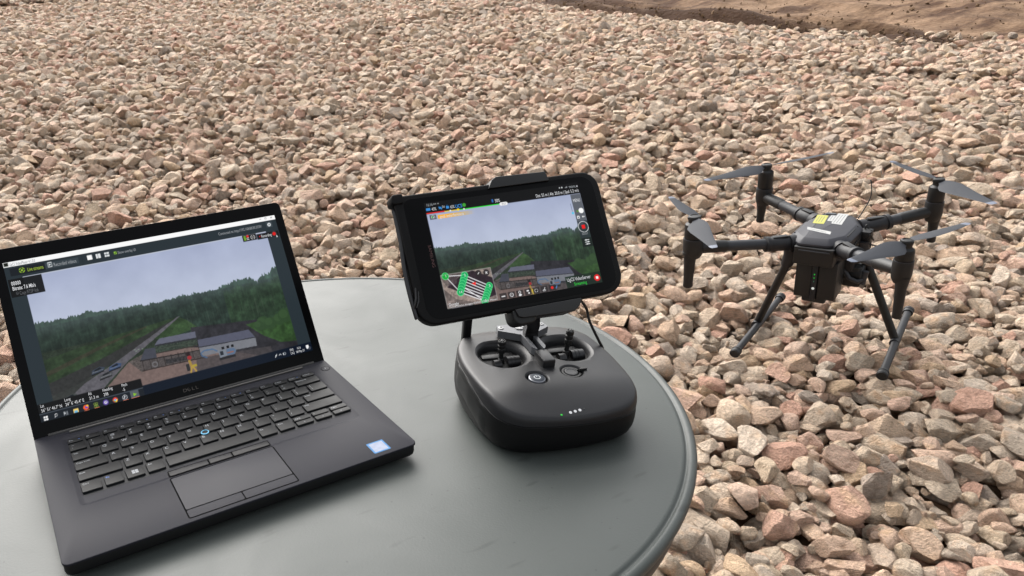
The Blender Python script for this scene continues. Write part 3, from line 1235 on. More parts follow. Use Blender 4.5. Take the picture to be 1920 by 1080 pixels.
for fx, fy in ((28, 16), (303, 16), (28, 200), (303, 200)):
    g = Geo()
    g.prism(rrect(fx - 14, fy - 4, fx + 14, fy + 4, 3.8), -19.0, -14.0, 0.2, 0.6)
    g.build('rubber_foot', M_CASE, lap, 40, ML)
# deck plate with the sunk keyboard well
g = Geo()
Z = lambda p, z: np.c_[np.array(p), np.full(len(p), z)]
outl = rrect(0, 0, W_, 214, (6.5, 6.5, 3, 3), 8)
well = rrect(25.5, 72.5, 306.5, 200.5, 5.5, 8)
g.loops([Z(outl, -1.9), Z(outl, -0.7), Z(inset(outl, .25), -0.2), Z(inset(outl, .7), 0.0), Z(inset(well, -1.2), 0.0), Z(inset(well, 0.0), -0.25), Z(inset(well, 2.6), -1.25), Z(inset(well, 4.5), -1.4)], M=None)
g.build('palm_rest', M_DECK, lap, 25, ML)
g = Geo()
g.prism(rrect(30, 88, 303.8, 194.5, 1), -1.39, -1.30, 0)
g.build('keyboard_well', M_WELL, lap, 30, ML)

_keymesh = {}


def key(x0, y0, x1, y1, legends, h=2.3, blue=None):
    wk, dk = round(x1 - x0, 2), round(y1 - y0, 2)
    if (wk, dk) not in _keymesh:
        g = Geo()
        o1 = rrect(0, 0, wk, dk, 1.1, 3)
        g.loops([Z(o1, 0), Z(inset(o1, 0.1), h - 0.35), Z(inset(o1, 0.3), h - 0.08), Z(inset(o1, 0.65), h)], True, True)
        v = np.array(g.v) * 0.001
        me = bpy.data.meshes.new('key')
        me.from_pydata(v.tolist(), [], g.f)
        me.polygons.foreach_set('use_smooth', [True] * len(me.polygons))
        me.set_sharp_from_angle(angle=math.radians(40))
        me.materials.append(M_KEY)
        _keymesh[(wk, dk)] = me
    o = link('key', _keymesh[(wk, dk)], lap)
    o.location = ((x0 - LX) * .001, (y0 - LY) * .001, (19 - 1.3) * .001)
    if legends:
        g = Geo()
        for (s, lx, ly, sz) in legends:
            add_text(g, s, lx, ly, sz, h + 0.03, bold=0.006)
        g.build('legend', M_LEGEND, o, 0, MM)
    if blue:
        g = Geo()
        for (s, lx, ly, sz) in blue:
            add_text(g, s, lx, ly, sz, h + 0.03, bold=0.006)
        g.build('legend', M_LEGEND_B, o, 0, MM)
    return o


GAP = 2.9
L0, R0 = 29.6, 304.6


def row(y0, y1, items):
    x = L0
    for wd, leg in items:
        d = y1 - y0
        lg = []
        if len(leg) == 1 and len(leg[0]) == 1:
            lg = [(leg[0], 2.2, d - 5.6, 5.2)]
        elif len(leg) == 2 and len(leg[0]) <= 1:
            lg = [(leg[0], 2.4, d - 5.4, 4.4), (leg[1], 2.4, d - 11.4, 4.4)]
        else:
            lg = [(s, 1.8, d - 4.6 - 4 * i, 3.1) for i, s in enumerate(leg)]
        key(x, y0, x + wd - GAP, y1, lg)
        x += wd


pit = (R0 + GAP - L0) / 16
fx0 = L0
for i, s in enumerate(['Esc', 'F1', 'F2', 'F3', 'F4', 'F5', 'F6', 'F7', 'F8', 'F9', 'F10', 'F11', 'F12', 'PrtScr', 'Insert', 'Delete']):
    key(fx0, 184.6, fx0 + pit - GAP, 193.0, [(s, 1.5, 3.6, 3.0)], blue=[('>', 10.4, 3.2, 3.2)] if i in (0, 4, 5, 6, 9, 10, 14) else None)
    fx0 += pit
tot = R0 + GAP - L0
row(168.6, 182.4, [(19, ('~', '`'))] + [(19, (a, b)) for a, b in zip('!@#$%^&*()_+', '1234567890-=')] + [(tot - 13 * 19, ('Backspace',))])
row(149.6, 165.2, [(27.4, ('Tab',))] + [(19, (c,)) for c in 'QWERTYUIOP'] + [(19, ('{', '[')), (19, ('}', ']')), (tot - 27.4 - 12 * 19, ('|', '\\'))])
row(130.6, 146.2, [(33, ('Caps Lock',))] + [(19, (c,)) for c in 'ASDFGHJKL'] + [(19, (':', ';')), (19, ('"', "'")), (tot - 33 - 11 * 19, ('Enter',))])
row(111.6, 127.2, [(43, ('Shift',))] + [(19, (c,)) for c in 'ZXCVBNM'] + [(19, ('<', ',')), (19, ('>', '.')), (19, ('?', '/')), (tot - 43 - 10 * 19, ('Shift',))])
x = L0
for wd, s in ((20.9, 'Ctrl'), (19.5, 'Fn'), (19.5, ''), (19.5, 'Alt')):
    o = key(x, 91.2, x + wd - GAP, 107.6, [(s, 1.8, 11.4, 3.3)] if s and s != 'Fn' else None, blue=[(s, 1.8, 11.4, 3.3)] if s == 'Fn' else None)
    if not s:                                          # four-pane logo
        g = Geo()
        for a in (0, 1):
            for b in (0, 1):
                xa, ya = 5.6 + a * 3.1, 5.2 + b * 3.1
                g.prism([(xa, ya), (xa + 2.7, ya), (xa + 2.7, ya + 2.7), (xa, ya + 2.7)], 2.31, 2.34)
        g.build('legend', M_LEGEND, o, 0, MM)
    x += wd
key(x, 91.2, 202.0 - GAP + 1.5, 107.6, None)
x = 202.6 + 1.0
for wd, s in ((20.0, 'Alt'), (19.5, 'Ctrl')):
    key(x, 91.2, x + wd - GAP, 107.6, [(s, 1.8, 11.4, 3.3)])
    x += wd
for i, (sa, sb) in enumerate((('PgUp', '<'), ('^', 'v'), ('PgDn', '>'))):
    xa = x + i * 21.2
    xb = xa + 21.2 - GAP if i < 2 else R0
    key(xa, 100.2, xb, 107.6, [(sa, 2.0, 3.0, 2.8)])
    key(xa, 91.2, xb, 98.4, [(sb, 8.0, 2.4, 3.2)])
# pointing stick, buttons, touchpad
g = Geo()
g.lathe([(3.2, 0), (3.2, 2.2), (2.8, 3.0), (1.6, 3.3), (.2, 3.35)], 20, T(155.9, 129.6, -1.0))
ps = g.build('pointing_stick', M_KEY, lap, 40, ML)
g = Geo()
g.lathe([(3.25, 1.6), (4.1, 1.6), (4.3, 2.0), (4.1, 2.5), (3.25, 2.6)], 24, T(155.9, 129.6, -0.4), False, False)
g.build('ring', mat('blue_ring', lin(92, 170, 205), 0.5), ps, 40, ML)
for a, b in ((105.4, 143.6), (144.3, 167.2), (167.9, 205.4)):
    g = Geo()
    g.prism(rrect(a - .6, 73.6, b + .6, 83.6, 1.2), -0.1, 0.06, 0)
    gap = g.build('button_gap', M_SEAM, lap, 30, ML)
    gap.name = 'button_gap'
    g = Geo()
    g.prism(rrect(a + .3, 74.8, b - .3, 82.4, .9), 0.0, 0.32, 0.15)
    g.build('pointer_button', M_BTN, lap, 30, ML)
g = Geo()
g.prism(rrect(103.6, 4.4, 207.0, 71.4, 2.5), -0.1, 0.06, 0)
g.build('touchpad_gap', M_SEAM, lap, 30, ML)
g = Geo()
g.prism(rrect(104.9, 18.0, 205.7, 70.1, 1.6), 0.0, 0.22, 0.1)
g.build('touchpad', M_PAD, lap, 30, ML)
for a, b in ((104.9, 154.7), (155.9, 205.7)):
    g = Geo()
    g.prism(rrect(a, 5.7, b, 16.8, 1.6), 0.0, 0.22, 0.1)
    g.build('touchpad_button', M_DECK, lap, 30, ML)
g = Geo()
g.lathe([(5.7, 0.0), (5.7, 0.07), (0.1, 0.07)], 28, T(322.3, 192.0, -0.02))
pw = g.build('power_button', M_SEAM, lap, 30, ML)
g = Geo()
g.lathe([(5.0, 0.0), (5.0, 0.22), (4.6, 0.3), (0.1, 0.25)], 28, T(322.3, 192.0, 0.0))
g.build('button_cap', M_DECK, pw, 30, ML)
g = Geo()
g.prism([(-.25, 0), (.25, 0), (.25, 2.6), (-.25, 2.6)], .28, .31, M=T(322.3, 191.4, 0))
g.build('symbol', M_LEGEND, pw, 0, ML)
g = Geo()
g.prism(rrect(286.2, 5.8, 304.2, 24.2, 1), 0.0, 0.10, 0)
st = g.build('sticker', mat('sticker_blue_edge', lin(66, 112, 156), 0.6, spec=0.1), lap, 0, ML)
g = Geo()
g.prism(rrect(287.9, 7.5, 302.5, 22.5, .5), 0.10, 0.13, 0)
g.build('sticker_print', mat('sticker_pearl', lin(134, 140, 156), 0.6, spec=0.1, var=(200, 0.12)), st, 0, ML)
g = Geo()
g.prism(rrect(34.0, 206.9, 300.0, 209.3, .8), -0.5, 1.9, 0.7)
g.build('hinge_cover', M_HINGE, lap, 40, ML)
g = Geo()
g.tube([(14, 215, -3.5), (317, 215, -3.5)], 5.2, 14)
g.build('hinge', M_CASE, lap, 40, ML)
# lid
LID = 1.02476292
MLID = ML @ frame((0, 214, 0), (1, 0, 0), (0, math.cos(LID), math.sin(LID)), (0, -math.sin(LID), math.cos(LID)))
g = Geo()
g.prism(rrect(0, -3.5, W_, 205.03, (3, 3, 6.5, 6.5), 6), -5.6, 0.0, 0.5, 2.0)
lid = g.build('lid', M_BEZEL, lap, 35, MLID)
SX0, SY0, SW, SH = (W_ - 309.9) / 2, 14.893, 309.9, 174.3
g = Geo()
for s, u, rot in (('D', 0, 0), ('E', 5.0, 38), ('L', 10.0, 0), ('L', 14.4, 0)):
    v, f, wd = text_geo(s)
    Mx = T(SX0 + .476 * SW + u + 2, 6.4 + 1.9, 0.06) @ RZ(math.radians(rot)) @ T(-2, -1.9, 0)
    g.add(np.c_[v[:, 0] * 6.6, v[:, 1] * 5.4, v[:, 2]], f, Mx)
g.build('brand_lettering', mat('dim_logo', lin(58, 50, 44), 0.4), lid, 0, MLID)

# what the laptop shows
PW, PH = 500, 281
P = Paint(PW, PH, (38, 48, 54))
VID = video(450, 250)
P.rect(0, .968, 1, 1, (250, 250, 250))
P.rect(.003, .973, .017, .996, (18, 24, 14))
P.rect(0, .892, 1, .968, (36, 46, 52))
blit(P, VID, .052, .062, .946, .892)
P.rect(.017, .908, .130, .958, (20, 26, 32))
P.rect(.130, .912, .242, .952, (52, 62, 68))
P.rect(.255, .900, .256, .965, (24, 32, 38))
P.rect(.052, .888, .945, .893, (205, 210, 222), .8)
for a, b in ((.272, .289),):
    P.rect(a, .922, b, .952, (250, 250, 250))
for a in (.302, .3105):
    P.rect(a, .922, a + .0075, .951, (225, 228, 230))
for a in (.332, .3405):
    for b in (.922, .938):
        P.rect(a, b, a + .0075, b + .013, (225, 228, 230))
P.rect(.365, .927, .375, .945, (150, 200, 60))
P.line([(.3670, .936), (.3695, .931), (.3735, .942)], .004, (40, 60, 20))
P.disc(.055, .935, .017, (150, 190, 50), 1, .012)
P.rect(.0535, .915, .0565, .955, (20, 26, 32))
P.rect(.042, .932, .068, .938, (20, 26, 32))
P.disc(.055, .935, .006, (150, 190, 50))
P.rect(.139, .922, .153, .953, (220, 224, 226))
P.rect(.141, .926, .151, .949, (52, 62, 68))
P.poly([(.1435, .930), (.1435, .945), (.1495, .9375)], (230, 232, 234))
P.rect(.955, .918, .980, .958, (58, 68, 74))
P.disc(.9672, .937, .013, (215, 218, 220))
P.disc(.9672, .937, .0045, (58, 68, 74))
P.rect(.846, .848, .9035, .892, (14, 14, 15))
for k, b in enumerate((.855, .866, .877)):
    P.rect(.851, b, .860, b + .009, (126, 178, 48))
    P.rect(.8625, b + .003, .872, b + .006, (220, 220, 220))
P.disc(.868, .882, .009, (226, 40, 36))
P.disc(.888, .870, .016, (228, 228, 228), 1, .012)
P.rect(.886, .85, .890, .892, (14, 14, 15))
P.disc(.888, .870, .006, (228, 228, 228), 1, .003)
P.rect(.9055, .846, .996, .884, (16, 16, 18))
P.disc(.9165, .866, .0045, (215, 40, 40))
P.disc(.977, .866, .0175, (90, 90, 92), 1, .015)
P.disc(.977, .866, .0125, (226, 26, 22))
P.poly([(.984, .858), (.984, .836), (.9885, .842)], (240, 240, 240))
P.rect(.004, .776, .112, .889, (22, 24, 27))
P.rect(.004, .776, .052, .889, (12, 13, 15))
P.rect(.021, .792, .0275, .806, (130, 132, 136))
P.rect(.0225, .7945, .026, .8035, (12, 13, 15))
P.rect(.0, .054, .345, .108, (12, 12, 14))
P.rect(0, 0, 1, .062, (18, 28, 40))
P.rect(0, .054, .345, .062, (12, 12, 14))
P.rect(0, .0, .345, .047, (22, 28, 36))
P.rect(.345, .0, 1, .062, (6, 18, 34))
P.rect(0, .047, .345, .052, (70, 76, 84))
for a in (.0115, .0185):
    for b in (.007, .0205):
        P.rect(a, b, a + .006, b + .0115, (245, 245, 245))
P.disc(.0505, .0235, .0085, (220, 220, 222), 1, .0055)
P.line([(.0475, .016), (.0455, .009)], .004, (220, 220, 222))
for a in (.074, .0765, .081, .0855):
    P.rect(a, .008 if a != .0765 else .012, a + .0015, .031, (205, 208, 212))
P.rect(.0765, .017, .0825, .021, (205, 208, 212))
P.rect(.106, .008, .122, .031, (240, 206, 110))
P.rect(.1085, .008, .1195, .019, (110, 180, 220))
P.disc(.147, .0215, .0155, (238, 96, 40))
P.disc(.149, .0225, .0085, (110, 70, 190))
P.disc(.1525, .0295, .006, (250, 200, 60))
for a, b in ((.177, .012), (.183, .012), (.177, .027), (.183, .027)):
    P.disc(a, b, .0075, (150, 178, 60), 1, .0048)
P.disc(.213, .0205, .0165, (96, 74, 160))
P.disc(.213, .0205, .0085, (240, 240, 250))
P.disc(.2135, .0215, .0045, (60, 40, 110))
P.disc(.245, .0205, .0155, (214, 58, 46))
P.poly([(.237, .0205), (.245, .005), (.253, .0205)], (58, 164, 84))
P.poly([(.245, .0185), (.2535, .0215), (.2495, .006), (.245, .005)], (246, 204, 60))
P.disc(.245, .0205, .0065, (250, 250, 250))
P.disc(.245, .0205, .0048, (66, 128, 230))
P.disc(.278, .0205, .0155, (200, 202, 206), 1, .012)
P.disc(.278, .0245, .0045, (200, 202, 206))
P.disc(.2755, .0165, .0042, (200, 202, 206))
P.rect(.298, .002, .327, .0455, (84, 92, 98))
P.poly([(.308, .012), (.308, .033), (.320, .0225)], (136, 190, 40))
for a, b in ((.139, .156), (.173, .190), (.269, .288), (.298, .327)):
    P.rect(a, .0005, b, .004, (236, 130, 100))
P.rect(.846, .026, .852, .032, (230, 230, 232))
P.line([(.844, .018), (.853, .040)], .004, (230, 230, 232))
P.line([(.861, .026), (.8655, .034), (.870, .026)], .004, (230, 230, 232))
P.rect(.877, .022, .880, .036, (220, 220, 222))
P.disc(.884, .029, .009, (220, 220, 222), 1, .006)
P.rect(.975, .024, .9865, .046, (245, 245, 245))
P.poly([(.978, .026), (.984, .026), (.979, .016)], (245, 245, 245))
P.disc(.9875, .0225, .009, (40, 48, 60))
P.disc(.9875, .0225, .009, (200, 200, 204), 1, .0075)
P.line([(.934, .986), (.941, .986)], .003, (120, 120, 122))
P.rect(.9565, .979, .9635, .992, (120, 120, 122))
P.rect(.958, .981, .962, .990, (250, 250, 250))
P.line([(.980, .979), (.9875, .991)], .003, (120, 120, 122))
P.line([(.980, .991), (.9875, .979)], .003, (120, 120, 122))
MSC = MLID @ T(SX0, SY0, 0.10)
scr = screen_obj(P.done(), SW, SH, MSC, lap)
cp = Captions(SW, SH, MSC, scr)
cp.put('UgCS VideoPlayer 4.1.0.0', .019, .983, .027, E_INK, .083)
cp.put('Live streams', .071, .934, .034, E_LIME, .052)
cp.put('Recorded videos', .157, .934, .034, E_GREY, .076)
cp.put('Show overlay UI', .378, .936, .027, E_GREY, .064)
cp.put('Connected to http://192.168.88.83:3339/', .758, .937, .028, E_GREY, .178)
cp.put('Recording', .923, .866, .030, E_WHITE, .043)
cp.put('00000', .011, .864, .034, E_WHITE, .030, bold=.01)
cp.put('Bitrate: 7.6 Mb/s', .011, .832, .034, E_WHITE, .074, bold=.01)
cp.put('Copy RTSP link', .030, .798, .032, E_DIM, .061)
for s_, v_, a_, w1, w2 in (('Lat', "56\u00b0 51' 46.7\" N", .008, .012, .066), ('Long', "24\u00b0 6' 45.4\" E", .085, .020, .061), ('Alt', '31.3 m', .163, .012, .031),
                           ('Heading', '298', .211, .034, .016), ('Pitch', '-5', .276, .019, .008)):
    cp.put(s_, a_, .0955, .026, E_WHITE, w1)
    cp.put(v_, a_, .0675, .028, E_WHITE, w2)
cp.put('ENG', .9085, .041, .023, E_WHITE, .015)
cp.put('LVQ', .9085, .017, .023, E_WHITE, .015)
cp.put('16:16', .938, .041, .023, E_WHITE, .016)
cp.put('18-May-21', .930, .017, .023, E_WHITE, .036)
cp.build()

# ------------------------------------------------------------------ remote controller
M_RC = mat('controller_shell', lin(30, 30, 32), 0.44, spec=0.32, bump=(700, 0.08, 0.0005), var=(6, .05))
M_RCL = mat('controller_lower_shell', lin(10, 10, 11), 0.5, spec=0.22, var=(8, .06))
M_GRIP = mat('controller_grip_rubber', lin(22, 23, 23), 0.5, spec=0.3)
M_DARK = mat('black_plastic', lin(14, 14, 15), 0.45, spec=0.4)
M_SATIN = mat('satin_black_metal', lin(28, 28, 30), 0.38, spec=0.5, metal=0.2)
M_SILVER = mat('silver_cap', lin(120, 122, 128), 0.35, metal=0.6)
M_SCREW = mat('screw_steel', lin(150, 150, 150), 0.4, metal=0.4)
M_BRACKET = mat('bracket_grey', lin(96, 97, 100), 0.45, metal=0.2)
rc_o = np.array([0.49901, 0.02857, 0.04298 + DECK])
rc_R = np.array([[0.96, 0.279, 0.022], [-0.2763, 0.9575, -0.0823], [-0.044, 0.073, 0.9964]])
q_, _ = np.linalg.qr(rc_R)
q_ = q_ * np.sign(np.diag(q_.T @ rc_R))
M_RC_W = frame(rc_o, q_[:, 0], q_[:, 1], q_[:, 2])
base_w = np.array([rc_o[0], rc_o[1], TAB_Z])
rc = thing('remote_controller', 'dark grey twin stick remote controller with tablet clamp beside the laptop', 'remote controller', T(*base_w))
MR = T(*(-base_w)) @ M_RC_W @ MM                     # controller frame (mm, stick plane z = 0) into the root


def crom(P_, n):
    P_ = np.array(P_, float)
    m = len(P_)
    o = []
    for i in range(m):
        a, b, c, d = P_[i - 1], P_[i], P_[(i + 1) % m], P_[(i + 2) % m]
        for k in range(n):
            t = k / n
            o.append(.5 * (2 * b + (c - a) * t + (2 * a - 5 * b + 4 * c - d) * t * t + (3 * b - a - 3 * c + d) * t ** 3))
    return np.array(o)


half = [(0, 66), (34, 65), (60, 55), (77, 32), (83, 4), (83.5, -30), (81, -62), (74, -88), (58, -104), (32, -110)]
outline = half + [(0, -112)] + [(-a, b) for a, b in half[:0:-1]]
OUT = crom(outline, 8)[::-1]
OC = np.array([0.0, -20.0])


def t_rc(x, y):
    z = 1.0 - 0.0 * x
    z -= 11.0 * np.clip((-62 - y) / 46, 0, None) ** 1.8
    z -= 4.5 * np.clip((np.abs(x) - 48) / 34, 0, None) ** 2
    z -= 9.0 * np.clip((y - 22) / 42, 0, None) ** 2
    return z


def tbl_rc(x, y):
    return -62.2 + 0.044 * x - 0.0735 * y


def ring_rc(s, z=None, dz=0, table=None):
    p = OC + (OUT - OC) * s
    zz = t_rc(p[:, 0], p[:, 1]) + dz if z is None else np.full(len(p), float(z))
    if table is not None:
        zz = tbl_rc(p[:, 0], p[:, 1]) + table
    return np.c_[p, zz]


SEAM_Z = -18.5
seam = lambda y: SEAM_Z + 8.5 * np.clip((np.asarray(y, float) + 84) / 60, 0, 1) ** 1.4
zs = ring_rc(1.0)[:, 2]
rings = []
for s in (0.04, .2, .35, .5, .62, .72, .8, .86, .9):
    rings.append(ring_rc(s))
rings.append(ring_rc(.93))
for k in range(1, 8):
    a = k / 7 * PI / 2
    s = .945 + .055 * math.sin(a)
    p = OC + (OUT - OC) * s
    z0 = t_rc(*((OC + (OUT - OC) * .95).T))
    sm = seam(p[:, 1])
    zz = sm + (z0 - sm) * (math.cos(a) ** .8 if k < 7 else 0)
    rings.append(np.c_[p, zz])
rings = rings[::-1]
bot = [np.c_[OC + (OUT - OC) * .97, seam((OC + (OUT - OC) * .97)[:, 1]) - .6]]
g = Geo()
g.loops(bot + rings, True, True)
gu = g
# cutters: stick wells and button recesses
cut = Geo()
for sx_ in (-1, 1):
    cut.lathe([(.5, -17.5), (23.5, -17.5), (24, -9), (24.6, -5), (25.6, -2.6), (27.2, -.9), (29.4, .25), (31, 1.2), (31, 12), (.5, 12)], 56, T(sx_ * 37.5, 0, 0))
cut.lathe([(.5, -5), (10.6, -5), (10.8, -1.0), (11.6, .2), (13, 1.3), (13, 9), (.5, 9)], 40, T(-20.4, -52.5, 0))
cut.lathe([(.5, -4.5), (10.8, -4.5), (11, -1.0), (11.8, .2), (13.2, 1.3), (13.2, 9), (.5, 9)], 40, T(20.4, -47.5, 0))
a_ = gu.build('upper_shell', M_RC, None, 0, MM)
b_ = cut.build('cutter', None, None, 0, MM)
bm_ = a_.modifiers.new('cut', 'BOOLEAN')
bm_.operation = 'DIFFERENCE'
bm_.object = b_
bm_.solver = 'EXACT'
dg = bpy.context.evaluated_depsgraph_get()
me = bpy.data.meshes.new_from_object(a_.evaluated_get(dg))
bvh_src = [(v.co.copy() * 1000) for v in me.vertices]
bvh = BVHTree.FromPolygons(bvh_src, [tuple(p.vertices) for p in me.polygons])
me.transform(MR @ Matrix.Diagonal((1000, 1000, 1000, 1)))
me.polygons.foreach_set('use_smooth', [True] * len(me.polygons))
me.set_sharp_from_angle(angle=math.radians(32))
me.materials.clear()
me.materials.append(M_RC)
for o_ in (a_, b_):
    bpy.data.objects.remove(o_)
me.name = 'upper_shell'
link('upper_shell', me, rc)
g = Geo()
low = []
for s, dz in ((.955, 2), (.985, -.4), (1.0, -1.4)):
    p = OC + (OUT - OC) * s
    low.append(np.c_[p, seam(p[:, 1]) + dz])
for s, t in ((1.006, .82), (1.008, .62), (1.004, .44), (.985, .26), (.945, .11), (.88, .03), (.8, 0.0), (.5, 0.0)):
    p = OC + (OUT - OC) * s
    tb_ = tbl_rc(p[:, 0], p[:, 1]) + .4
    sm = seam(p[:, 1]) - 1.4
    low.append(np.c_[p, sm + (tb_ - sm) * (1 - t)])
g.loops(low[::-1], True, True)
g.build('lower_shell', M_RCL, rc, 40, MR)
# side grips: padded panels with a rib along the seam
for sgn in (-1, 1):
    g = Geo()
    ys = np.linspace(22, -82, 26)
    R_list = []
    xo = np.interp(ys, [-112, -104, -88, -62, -30, 4, 32], [40, 58, 74, 81, 83.5, 83, 77])
    nseg = 10
    for yv, xv in zip(ys, xo):
        e = min(1, min(22 - yv, yv + 82) / 14 + .05) ** .5
        ring = []
        for k in range(nseg):
            a = 2 * PI * k / nseg
            ring.append((sgn * (xv - 2.6 + 4.6 * math.cos(a) * e), yv, seam(yv) - 19 + 15 * math.sin(a) * e))
        R_list.append(ring if sgn > 0 else ring[::-1])
    g.loops(R_list[::-1], True, True)
    gp = g.build('grip', M_GRIP, rc, 50, MR)
    g = Geo()
    g.tube([(sgn * (xv - .5), yv, float(seam(yv)) - 3.2) for yv, xv in zip(ys[::2], xo[::2])], 1.3, 8)
    g.build('rib', M_SATIN, gp, 50, MR)
# gimbals and sticks
for sgn, top in ((-1, (-38.8, 0.4, 16.5)), (1, (40.5, 2.0, 20.5))):
    cx0 = sgn * 37.5
    g = Geo()
    g.lathe([(23.2, -17.4), (23.2, -15), (20, -14.5), (.3, -14.5)], 40, T(cx0, 0, 0))
    g.box(-19, 6, -15, 18, 15, -7.5, 2, 1.2, T(cx0, 0, 0))
    g.box(-20, -14, -15, -11, -3, -9.5, 2, 1.2, T(cx0, 0, 0))
    gm = g.build('gimbal', M_DARK, rc, 40, MR)
    g = Geo()
    g.tube([(cx0 + 5, -2, -10.5), (cx0 + 19.5, -2, -10.5)], [7.5, 7.5], 20)
    g.tube([(cx0 + 9, -2, -10.5), (cx0 + 10.2, -2, -10.5)], [8.0, 8.0], 20)
    g.tube([(cx0 + 13, -2, -10.5), (cx0 + 14.2, -2, -10.5)], [8.0, 8.0], 20)
    g.tube([(cx0 - 10, -4, -11), (cx0 - 2, -4, -11)], [6.0, 6.0], 18)
    g.build('motor', M_SATIN, gm, 40, MR)
    b0 = Vector((cx0, 0, -14))
    b1 = Vector(top)
    g = Geo()
    P_ = lambda t: tuple(b0.lerp(b1, t))
    g.tube([P_(0), P_(.28), P_(.30), P_(.5), P_(.52), P_(.54), P_(.68), P_(.70), P_(.72), P_(.82), P_(.84), P_(.86), P_(.97), P_(1.0)],
           [5.0, 3.2, 2.6, 2.6, 3.4, 4.1, 4.1, 3.6, 4.2, 4.2, 3.6, 4.3, 4.3, 3.7], 14)
    stk = g.build('stick', M_DARK, rc, 25, MR)
    g = Geo()
    d_ = (b1 - b0).normalized()
    for k in range(6):
        u = d_.orthogonal().normalized()
        u.rotate(Matrix.Rotation(k * PI / 3, 3, d_))
        c = b1 + u * 2.6
        g.tube([tuple(c - d_ * .5), tuple(c + d_ * 1.1)], [1.0, .35], 6)
    g.lathe([(1.4, 0), (1.4, .5), (.1, .8)], 12, T(*b1))
    g.build('stick_tip', M_SATIN, stk, 40, MR)
# power button with its symbol
g = Geo()
g.lathe([(8.6, -5), (8.8, -1.2), (8.4, .1), (7.4, .7), (.2, .9)], 36, T(-20.4, -52.5, 0))
pb = g.build('power_button', M_SILVER, rc, 40, MR)
g = Geo()
g.lathe([(7.6, .62), (6.8, .98), (.2, 1.08)], 36, T(-20.4, -52.5, 0), False, True)
g.build('button_cap', mat('button_blue_grey', lin(44, 49, 57), 0.5, spec=.25), pb, 40, MR)
g = Geo()
for k in range(22):
    a0 = math.radians(120 + k * 300 / 22)
    a1 = math.radians(120 + (k + 1) * 300 / 22)
    q4 = [(2.7 * math.cos(a0), 2.7 * math.sin(a0)), (3.5 * math.cos(a0), 3.5 * math.sin(a0)), (3.5 * math.cos(a1), 3.5 * math.sin(a1)), (2.7 * math.cos(a1), 2.7 * math.sin(a1))]
    g.prism(q4, 1.09, 1.16, M=T(-20.4, -52.5, 0))
g.prism([(-.4, .6), (.4, .6), (.4, 4.0), (-.4, 4.0)], 1.09, 1.16, M=T(-20.4, -52.5, 0))
g.build('symbol', emis('lit_symbol', (235, 238, 240)), pb, 0, MR)
# home button with mode lever
g = Geo()
g.lathe([(7.0, -4.5), (7.0, -.2), (6.6, .4), (5.2, .5), (4.9, .1), (.2, 0)], 32, T(19.6, -47.5, 0))
g.build('pause_button', M_SATIN, rc, 30, MR)
g = Geo()
for k in range(20):
    a0 = math.radians(20 + k * 320 / 20)
    a1 = math.radians(20 + (k + 1) * 320 / 20)
    q4 = [(8.0 * math.cos(a0), 8.0 * math.sin(a0)), (10.0 * math.cos(a0), 10.0 * math.sin(a0)), (10.0 * math.cos(a1), 10.0 * math.sin(a1)), (8.0 * math.cos(a1), 8.0 * math.sin(a1))]
    g.prism(q4, -4.3, -.3, M=T(20.0, -47.5, 0))
g.box(8.5, -1.5, -1.5, 16.5, 1.3, 3.0, .8, .6, T(20.4, -47.5, 0))
g.build('mode_lever', M_DARK, rc, 30, MR)
# indicator lights
for (lx, ly), m_, rr in (((-18, -106), E_GREEN, 1.05), ((-8.0, -104.6), E_WHITE, 1.5), ((-2.8, -103.9), E_WHITE, 1.5), ((2.4, -103.2), E_WHITE, 1.5), ((7.4, -102.6), M_SATIN, .9)):
    loc, nor, _, _ = bvh.ray_cast(Vector((lx, ly, 40)), Vector((0, 0, -1)))
    if loc is None:
        loc, nor = Vector((lx, ly, -12)), Vector((0, -.5, .8))
    zx = nor.normalized()
    xx_ = zx.orthogonal().normalized()
    g = Geo()
    g.lathe([(rr, -.2), (rr, .12), (rr * .7, .3), (.05, .35)], 14, frame(loc, xx_, zx.cross(xx_), zx))
    g.build('indicator_light', m_, rc, 40, MR)
# bracket: plate across the back, yoke running forward, hinge block
g = Geo()
g.prism([(-30, 33), (-8, 20), (-8, -8), (-5, -13), (-3.4, -13), (-3.4, 22), (3.4, 22), (3.4, -13), (5, -13), (8, -8), (8, 20), (30, 33), (27, 45), (-27, 45)], 2.0, 10.5, 0)
br = g.build('mount_bracket', M_BRACKET, rc, 30, MR)
g = Geo()
g.box(-7.0, -37, -1.5, 7.0, -13, 9.5, 2.2, 1.4)
g.build('hinge_block', M_SATIN, br, 30, MR)
for (a, b), rr in (((-24.5, 38), 3.0), ((24.5, 39), 2.8)):
    g = Geo()
    g.lathe([(rr, 10.4), (rr, 11.2), (rr * .7, 11.5), (rr * .45, 11.5), (rr * .4, 10.9), (.1, 10.9)], 18, T(a, b, 0))
    g.build('screw', M_SCREW, br, 30, MR)
g = Geo()
g.lathe([(5.2, 10.4), (5.2, 11.6), (4.6, 12.0), (.1, 12.0)], 24, T(-4, 35, 0))
sc_ = g.build('screw', M_SCREW, br, 30, MR)
g = Geo()
g.box(-4.4, -.5, 12.0, 4.4, .5, 12.15, .1, 0, T(-4, 35, 0) @ RZ(-.6))
g.build('slot', M_DARK, sc_, 0, MR)

